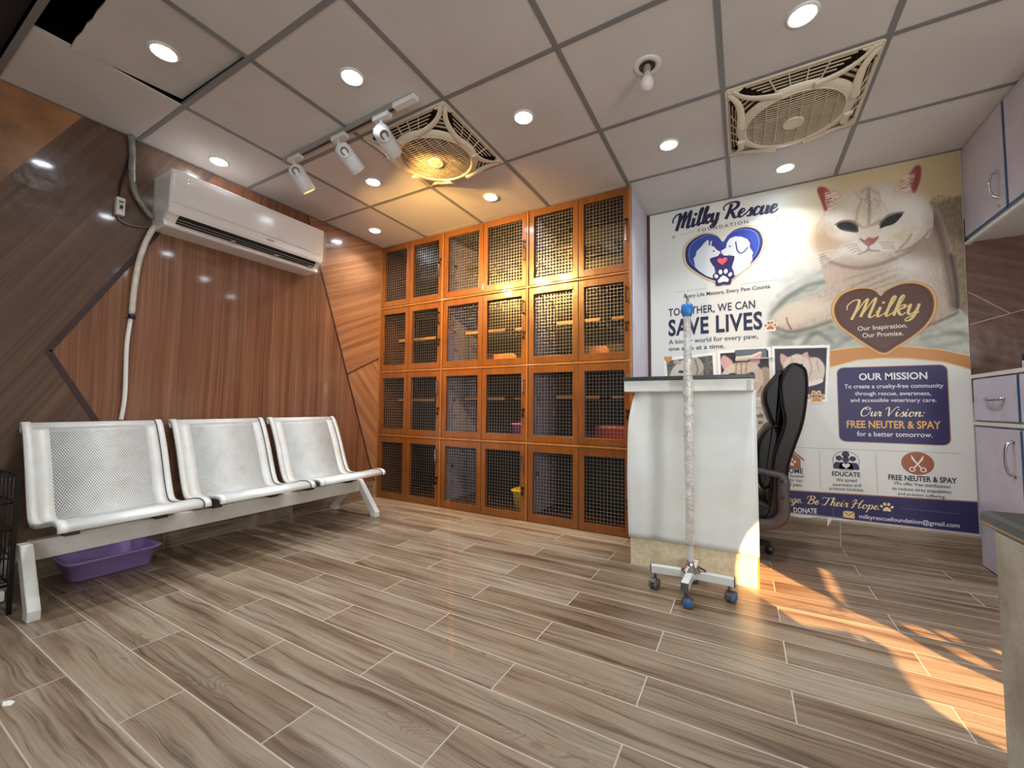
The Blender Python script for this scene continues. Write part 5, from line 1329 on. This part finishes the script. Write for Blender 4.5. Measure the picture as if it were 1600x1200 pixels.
# three snapshots
def photo(corners, paint, name, step=0.0030, edge=0.010):
    P = [pw(*c) for c in corners]; x0, x1 = min(a for a, _ in P), max(a for a, _ in P); z0, z1 = min(c for _, c in P), max(c for _, c in P)
    q = Paint(x0, x1, z0, z1, step, (246, 246, 244)); s = q.sdf(corners, 0); inner = np.clip(0.5-(s+4.2)/1.0, 0, 1)
    base = q.C.copy(); paint(q); q.C = base*(1-inner[..., None]) + q.C*inner[..., None]
    return q.build(name, 1.6, keep=s < 0.5)
def ph1(q):
    n = fbm(q.U*.25, q.V*.35, 4); q.C[:] = (112, 106, 98); q.blend(np.clip((n-.42)*6, 0, 1)*.7, (66, 60, 56)); q.blend(np.clip((1052-q.U)/10, 0, 1)*np.clip((q.V-572)/8, 0, 1), (112, 132, 78))
    q.poly([(1048, 600), (1048, 582), (1056, 570), (1068, 562), (1080, 560), (1088, 575), (1092, 600)], (206, 200, 190), 2); q.poly([(1052, 568), (1056, 560), (1064, 568)], (196, 150, 140), 2)
    q.ell(1064, 581, 4, 2.2, (44, 44, 46), .4); q.poly([(1085, 600), (1080, 566), (1088, 557), (1099, 570), (1099, 585), (1106, 592), (1106, 604)], (190, 178, 160), 2); q.line([(1086, 562), (1090, 578), (1086, 594)], 3, (110, 96, 84), 3, .7); q.line([(1097, 582), (1090, 592)], 2, (120, 104, 92), 2, .7)
def ph2(q):
    q.C[:] = (30, 26, 34); q.ell(1185, 560, 30, 16, (44, 42, 54), 1.2)
    q.poly([(1178, 600), (1186, 578), (1200, 574), (1206, 590), (1206, 630), (1178, 630)], (182, 160, 148), 3)
    q.poly([(1126, 566), (1131, 555), (1145, 566), (1142, 580), (1133, 580)], (212, 168, 160), 1.5); q.poly([(1170, 566), (1181, 552), (1187, 549), (1188, 560), (1184, 570)], (222, 180, 172), 1.5)
    q.poly([(1126, 592), (1132, 578), (1146, 568), (1165, 565), (1180, 568), (1190, 580), (1193, 596), (1188, 612), (1174, 624), (1150, 624), (1132, 610)], (220, 204, 190), 2)
    q.blend(np.clip(0.5-q.sdf([(1126, 592), (1146, 568), (1180, 568), (1193, 596), (1150, 624)])/3, 0, 1)*np.clip((fbm(q.U*.5, q.V*.3, 3)-.4)*4, 0, 1)*.4, (186, 158, 142))
    for u in (1150, 1158.5, 1166): q.line([(u, 566), (u, 576), (u-.5, 588)], 1.6, (134, 96, 80), 2, .7)
    q.poly([(1138, 585), (1148, 583), (1154, 588), (1146, 591)], (28, 26, 28), 1); q.poly([(1164, 588), (1170, 583), (1178, 582), (1174, 588)], (28, 26, 28), 1)
    q.line([(1190, 604), (1182, 618), (1168, 630)], 2.4, (104, 78, 66), 2, .7); q.poly([(1160, 626), (1186, 614), (1204, 626), (1204, 640), (1160, 640)], (206, 190, 178), 3, .8)
def ph3(q):
    q.C[:] = (38, 34, 48)
    q.poly([(1222, 570), (1220, 553), (1230, 558), (1244, 553), (1256, 555), (1261, 550), (1263, 558), (1278, 559), (1288, 571), (1288, 586), (1282, 598), (1262, 604), (1240, 604)], (216, 202, 188), 2)
    q.poly([(1221, 569), (1220, 553), (1230, 559)], (206, 164, 156), 1.5); q.poly([(1252, 556), (1261, 550), (1263, 560)], (206, 164, 156), 1.5)
    q.blend(np.clip(0.5-q.sdf([(1222, 570), (1244, 553), (1278, 559), (1288, 586), (1262, 604)])/3, 0, 1)*np.clip((fbm(q.U*.4, q.V*.4, 3)-.42)*4, 0, 1)*.45, (178, 156, 140))
    q.poly([(1246, 571), (1254, 568.5), (1253, 573)], (34, 30, 32), 1); q.line([(1264, 560), (1268, 576), (1264, 592)], 2, (150, 128, 114), 2, .7); q.line([(1236, 556), (1238, 566)], 1.4, (140, 112, 98), 1.5, .6); q.line([(1276, 562), (1280, 580)], 2, (160, 140, 124), 2, .6)
    q.poly([(1256, 602), (1268, 596), (1284, 592), (1284, 598), (1262, 604)], (232, 222, 212), 1.5)
photo([(1037, 560), (1117, 550.5), (1122, 640), (1042, 640)], ph1, 'photo_print')
photo([(1121, 548.5), (1204, 542.5), (1209, 624), (1125, 628)], ph2, 'photo_print')
photo([(1206, 541), (1296.5, 539), (1292.5, 628), (1208, 626)], ph3, 'photo_print')

# --- emblem and foundation name
P_ = Print()
P_.script('Milky', (1052, 361.5), (1123, 344.5), (1052, 337), NAVY, w=0.19, shear=0.2)
P_.script('Rescue', (1131, 342.5), (1216, 331), (1131, 318.5), NAVY, w=0.19, shear=0.2)
P_.text('FOUNDATION', (1091, 363), (1169, 348.8), (1091, 358), GREY, bold=0.008, spacing=1.45)
P_.line([(1062, 367.5), (1085, 361)], 0.0025, GOLD); P_.line([(1175, 343.8), (1203, 340)], 0.0025, GOLD)
for (u, v) in ((1052.5, 370.5), (1213.5, 340)):
    x, z = pw(u, v); r = 0.019; P_.poly([(x+r*a*k, z+r*d*k) for a, d, k in ((1, 0, 1), (.707, .707, .28), (0, 1, 1), (-.707, .707, .28), (-1, 0, 1), (-.707, -.707, .28), (0, -1, 1), (.707, -.707, .28))], (186, 150, 92), 2, False)
P_.build('foundation_name')
E_ = Print()
OUTER = [(1129.5, 377), (1122, 369), (1110, 364), (1096, 364.5), (1081, 372), (1070, 383), (1066.5, 396), (1069, 412), (1079, 423), (1096, 434), (1113, 441), (1128, 445), (1141, 442), (1155, 430), (1172, 417), (1187, 402), (1194.5, 386), (1195.5, 372), (1190, 360), (1180, 354), (1166, 352.5), (1150, 357), (1138, 366)]
cx_ = sum(a for a, _ in OUTER)/len(OUTER); cy_ = sum(c for _, c in OUTER)/len(OUTER)
def shr(k, dy=0): return [(cx_+(a-cx_)*k, cy_+(c-cy_)*k+dy) for a, c in OUTER]
E_.poly(OUTER, (204, 168, 108), 1, smooth=4); E_.poly(shr(.965), (238, 232, 214), 2, smooth=4); E_.poly(shr(.94), (34, 30, 92), 3, smooth=4); E_.poly(shr(.86, -.5), (96, 124, 200), 4, smooth=4); E_.poly(shr(.835, -.3), (40, 66, 160), 5, smooth=4); E_.poly(shr(.70, 6), (50, 48, 136), 6, smooth=4)
PALE = (218, 226, 232)
o8 = lambda L: [(1030+a/8, 300+c/8) for a, c in L]
E_.poly(o8([(430, 835), (455, 800), (470, 740), (530, 680), (560, 640), (605, 598), (620, 615), (618, 665), (636, 670), (640, 625), (660, 602), (658, 640), (650, 672), (690, 690), (720, 725), (760, 745), (765, 765), (740, 800), (690, 812), (640, 830), (632, 860), (660, 905), (690, 945), (700, 1000), (690, 1040), (670, 1080), (590, 1050), (500, 990), (450, 940), (440, 880)]), PALE, 7)
E_.poly(o8([(775, 735), (835, 700), (845, 640), (880, 585), (950, 555), (1030, 560), (1100, 590), (1135, 640), (1130, 690), (1150, 720), (1175, 760), (1160, 790), (1165, 850), (1130, 910), (1080, 970), (1010, 1020), (940, 1050), (930, 990), (905, 940), (920, 900), (940, 840), (935, 800), (900, 795), (850, 800), (800, 790), (780, 765)]), PALE, 7)
E_.line(o8([(955, 620), (965, 680), (975, 730), (1010, 765), (1050, 755), (1090, 715), (1105, 690)]), 0.008, (34, 38, 96), 8, smooth=4)
E_.poly(o8([(865, 685), (880, 670), (898, 678), (885, 692)]), (26, 26, 60), 8); E_.poly(o8([(662, 742), (680, 728), (700, 738), (682, 748)]), (26, 26, 60), 8)
E_.line(o8([(840, 800), (870, 795), (893, 778)]), 0.004, (60, 60, 110), 8, smooth=3)
E_.poly(o8([(635, 845), (660, 822), (720, 815), (760, 770), (790, 795), (850, 805), (935, 800), (938, 830), (915, 880), (905, 950), (830, 1000), (720, 980), (680, 920)]), (46, 34, 100), 8, smooth=4)
hx, hz = pw(1128.7, 409); E_.heart(hx, hz, 0.064, 0.056, (232, 96, 104), 9)
hx, hz = pw(1130, 431); E_.paw(hx, hz+0.004, 0.058, (40, 34, 98), 9, grow=0.016); E_.paw(hx, hz+0.004, 0.056, (230, 232, 238), 10)
E_.build('emblem')
# --- slogan block
S_ = Print()
S_.line([(1055, 457), (1103, 450.8)], 0.0022, (150, 150, 150)); S_.line([(1157, 444.5), (1215, 437)], 0.0022, (150, 150, 150))
S_.text('Every Life Matters, Every Paw Counts.', (1069, 465.8), (1205, 449.8), (1069, 460.4), (44, 44, 70))
S_.build('tagline'); S_ = Print()
S_.text('TOGETHER, WE CAN', (1044.5, 494.2), (1180, 481), (1044.5, 483), NAVY, bold=0.016, spacing=1.05)
S_.text('SAVE LIVES', (1044.5, 524.6), (1191.5, 513.4), (1044.5, 500), NAVY, bold=0.030, spacing=1.08)
S_.build('slogan'); S_ = Print()
S_.text('A kinder world for every paw,', (1045, 538), (1184, 528.6), (1045, 531.3), (44, 44, 60))
S_.text('one step at a time.', (1045, 548.4), (1132.5, 543.6), (1045, 542), (44, 44, 60))
S_.build('subtitle')
S_ = Print(); x, z = pw(1203.5, 508); S_.paw(x, z, 0.036, (240, 236, 224), 4, grow=0.008); S_.paw(x, z, 0.034, (186, 116, 62), 5)
S_.build('paw_print')
S_ = Print(); x, z = pw(1044, 562.5); S_.heart(x, z, 0.058, 0.058, (206, 150, 84), 7)
S_.build('small_heart')
S_ = Print(); x, z = pw(1275.5, 619); S_.paw(x, z, 0.042, (240, 226, 196), 8, grow=0.006); S_.paw(x, z, 0.040, (206, 138, 70), 9)
S_.build('paw_print')
S_ = Print(); S_.line([(1180, 637), (1200, 637)], 0.003, (160, 150, 140)); S_.text('non-profit', (1162, 652.5), (1193, 652.5), (1162, 646), (44, 44, 60)); S_.text('for cats an', (1160, 662.2), (1191.5, 662), (1160, 656), (44, 44, 60))
S_.build('small_print')
# --- heart badge
B_ = Print()
HB = [(1375.5, 461), (1366, 452), (1350, 448), (1331, 450), (1312, 458), (1302, 470), (1298, 484), (1302, 500), (1312, 513), (1330, 526), (1352, 541), (1380, 555.5), (1402, 544), (1426, 529), (1447, 512), (1461, 492), (1464.5, 472), (1460, 455), (1448, 444), (1430, 439.5), (1410, 441), (1392, 448), (1382, 454)]
hcx, hcy = 1381, 492
hb = lambda k: [(hcx+(a-hcx)*k, hcy+(c-hcy)*k) for a, c in HB]
B_.poly(HB, (190, 128, 74), 3, smooth=4); B_.poly(hb(.985), (222, 180, 112), 4, smooth=4); B_.poly(hb(.945), (176, 116, 66), 5, smooth=4); B_.poly(hb(.925), (86, 54, 46), 6, smooth=4); B_.poly([(hcx+(a-hcx)*.86, hcy-1+(c-hcy)*.84) for a, c in HB], (94, 62, 54), 7, smooth=4)
B_.script('Milky', (1324, 499), (1437, 490), (1324, 470), (232, 202, 136), 9, w=0.115, shear=0.26)
B_.text('Our Inspiration.', (1340, 517), (1417.6, 511.6), (1340, 510.3), (236, 226, 216), 9); B_.text('Our Promise.', (1347.5, 527.7), (1411.5, 523.8), (1347.5, 520.8), (236, 226, 216), 9)
B_.build('heart_badge')
# --- mission panel
M_ = Print()
mx0, mx1, mz0, mz1 = pw(1309, 640)[0], pw(1484, 640)[0], 0.650, 1.118
def rr(i, r): return [(a, c) for a, c, _ in rrect(mx0+i, mx1-i, mz0+i, mz1-i, r, 0)]
M_.poly(rr(0, .036), (180, 140, 96), 1, False); M_.poly(rr(.004, .034), (40, 30, 88), 2, False)
LT = (232, 228, 240)
M_.text('OUR MISSION', (1342, 593.8), (1449, 592), (1342, 583.6), (240, 238, 244), bold=0.022)
for t, a, c, h in (('To create a cruelty-free community', (1319.5, 607), (1474, 605.5), (1319.5, 600.8)), ('through rescue, awareness,', (1336, 617.6), (1454.5, 617.4), (1336, 611.8)), ('and accessible veterinary care.', (1329, 628), (1463.5, 628), (1329, 622.4)), ('for a better tomorrow.', (1339, 681.3), (1457, 683.3), (1339, 674))): M_.text(t, a, c, h, LT)
M_.script('Our Vision:', (1346, 650), (1444, 651), (1346, 636), CREAM, w=0.125, shear=0.2)
M_.text('FREE NEUTER & SPAY', (1323, 668), (1470.5, 670), (1323, 657), (226, 176, 92), bold=0.024)
M_.build('mission_panel')
# --- three services
V_ = Print()
V_.line([(1243, 699), (1503, 708.5)], 0.002, (150, 150, 150)); V_.line([(1280, 704), (1282.5, 764)], 0.002, (150, 150, 150)); V_.line([(1368, 709), (1371.5, 771)], 0.002, (150, 150, 150)); V_.line([(1180, 697.5), (1243, 699)], 0.002, (150, 150, 150))
x, z = pw(1235, 719); V_.poly([(x-.055, z-.052), (x+.055, z-.052), (x+.055, z+.012), (x, z+.062), (x-.055, z+.012)], (164, 96, 60), 2, False); V_.line([(x-.075, z+.004), (x, z+.074), (x+.075, z+.004)], 0.009, (150, 86, 56), 3, False); V_.paw(x, z-.008, .030, (238, 230, 220), 4)
V_.text('REHOME', (1213, 737.2), (1255, 740), (1213, 729.5), NAVY, bold=0.026)
for t, a, c, h in (('We find forever', (1208, 744.6), (1257, 746.8), (1208, 739.5)), ('homes for our', (1211, 751.4), (1254.7, 753.2), (1211, 746.4)), ('rescued pets.', (1213, 758.2), (1253.5, 760.2), (1213, 753.2))): V_.text(t, a, c, h, (60, 58, 76))
x, z = pw(1321.5, 720); V_.ell(x, z, .0665, .0615, (52, 46, 84), 2); V_.ell(x, z, .0635, .0585, PAPER, 3)
for dx, dz, r in ((0, .040, .019), (-.034, .015, .016), (.034, .015, .016), (0, .008, .018)): V_.ell(x+dx, z+dz, r, r, (40, 36, 78), 4)
for dx, w_, h_ in ((-.034, .030, .040), (.034, .030, .040), (0, .034, .038)): V_.poly([(x+dx-w_, z-.052), (x+dx+w_, z-.052), (x+dx+w_, z-.030), (x+dx+w_*.6, z-.010), (x+dx-w_*.6, z-.010), (x+dx-w_, z-.030)], (40, 36, 78), 5, False)
V_.heart(x, z-.033, .040, .034, PAPER, 6)
V_.text('EDUCATE', (1300, 743), (1344.3, 745.4), (1300, 736.2), NAVY, bold=0.026)
for t, a, c, h in (('We spread', (1306, 752), (1339, 753.2), (1306, 747)), ('awareness and', (1301, 759.2), (1345.2, 760.8), (1301, 754.3)), ('promote kindness.', (1296, 765.3), (1350, 768), (1296, 760.5))): V_.text(t, a, c, h, (60, 58, 76))
x, z = pw(1433.5, 724); V_.ell(x, z, .0715, .0665, (162, 92, 58), 2)
for s in (-1, 1):
    V_.line([(x-s*.018, z-.030), (x+s*.004, z+.0), (x+s*.020, z+.026), (x+s*.026, z+.046)], [.006, .008, .010, .003], (240, 232, 222), 4, False); V_.ell(x-s*.024, z-.036, .0145, .0145, (240, 232, 222), 4); V_.ell(x-s*.024, z-.036, .0085, .0085, (162, 92, 58), 5)
V_.text('FREE NEUTER & SPAY', (1388, 749.2), (1495.3, 755.4), (1388, 741.2), NAVY, bold=0.026)
for t, a, c, h in (('We offer free sterilization', (1396.5, 757), (1485, 763), (1396.5, 752.2)), ('to reduce stray population', (1394, 765), (1486.3, 771.2), (1394, 760.2)), ('and prevent suffering.', (1402.5, 773), (1477.7, 778.7), (1402.5, 768.6))): V_.text(t, a, c, h, (60, 58, 76))
V_.build('services_row')
# --- footer band
F_ = Print()
F_.poly([(PX0, PZ0+.0005), (PX1, PZ0+.0005), (PX1, 0.346), (PX0, 0.288)], (38, 30, 86), 1, False); F_.line([(PX0, .289), (PX1, .347)], .006, (168, 120, 78), 2, False)
F_.line([(PX0, PZ0+.006), (3.53, PZ0+.005)], .002, (190, 190, 200), 2, False)
F_.script('nge. Be Their Hope.', (1229, 784), (1373, 796.5), (1229, 772), (234, 214, 160), w=0.12, shear=0.22)
x, z = pw(1385.5, 791.5); F_.paw(x, z, .030, (238, 218, 166), 4)
F_.line([(1407, 794), (1500, 803)], .002, (110, 104, 150), 2)
F_.text('DONATE', (1240, 800.2), (1276.3, 802.4), (1240, 792.6), (236, 236, 244), bold=0.02)
F_.line([(1301.5, 794), (1302.5, 806)], .002, (130, 124, 160), 2); x, z = pw(1227, 798); F_.ell(x, z, .012, .010, (238, 206, 130), 3)
F_.poly([(1317, 798), (1335, 799.5), (1335.5, 810.5), (1317.5, 808)], (232, 204, 138), 3); F_.line([(1317, 798), (1326.5, 805), (1335, 799.5)], .004, (40, 30, 88), 4)
F_.text('milkyrescuefoundation@gmail.com', (1342.5, 809.6), (1499.5, 824.6), (1342.5, 803.4), (226, 224, 238))
F_.build('footer_band')
# white paper torn below the poster's lower edge
b = MB(); b.prism([(3.232, PZ0), (3.40, PZ0), (3.37, .157), (3.31, .150), (3.25, .160)], 'y', YB-.0115, YB-.0102); b.prism([(3.44, PZ0), (3.56, PZ0), (3.545, .160), (3.475, .160), (3.460, .128), (3.455, .112), (3.452, .128), (3.452, .160)], 'y', YB-.0115, YB-.0102)
b.build('torn_edge', mat('torn_paper', (226, 226, 222), 0.7), poster)
# flat switch plate that pokes out through the poster's middle snapshot
sb = thing('wall_plate', 'flat wall plate under the poster beside the middle cat snapshot', 'wall plate', (3.07, YB-.02, 1.22))
b = MB(); b.box(2.960, 3.150, YB-.020, YB-.0075, 1.196, 1.262); b.build('plate', mat('plate_dark', (40, 38, 48), 0.25, coat=0.5), sb, bevel=.002)
b = MB(); b.box(2.960, 3.040, YB-.024, YB-.0075, 1.184, 1.200); b.box(3.040, 3.185, YB-.026, YB-.0075, 1.192, 1.200); b.build('lip', mat('plate_lip', (190, 180, 168), 0.4), sb, bevel=.001)
b = MB(); b.add([(2.963, YB-.0206, 1.200), (3.062, YB-.0206, 1.202), (3.112, YB-.0206, 1.200), (3.122, YB-.0206, 1.240), (3.108, YB-.0206, 1.243), (3.060, YB-.0206, 1.222), (3.02, YB-.0206, 1.218), (2.963, YB-.0206, 1.216)], [tuple(range(8))], 0)
b.add([(3.066, YB-.0209, 1.203), (3.110, YB-.0209, 1.203), (3.118, YB-.0209, 1.236)], [(0, 1, 2)], 1)
b.build('plate_print', [ink((222, 208, 194)), ink((214, 160, 154))], sb)
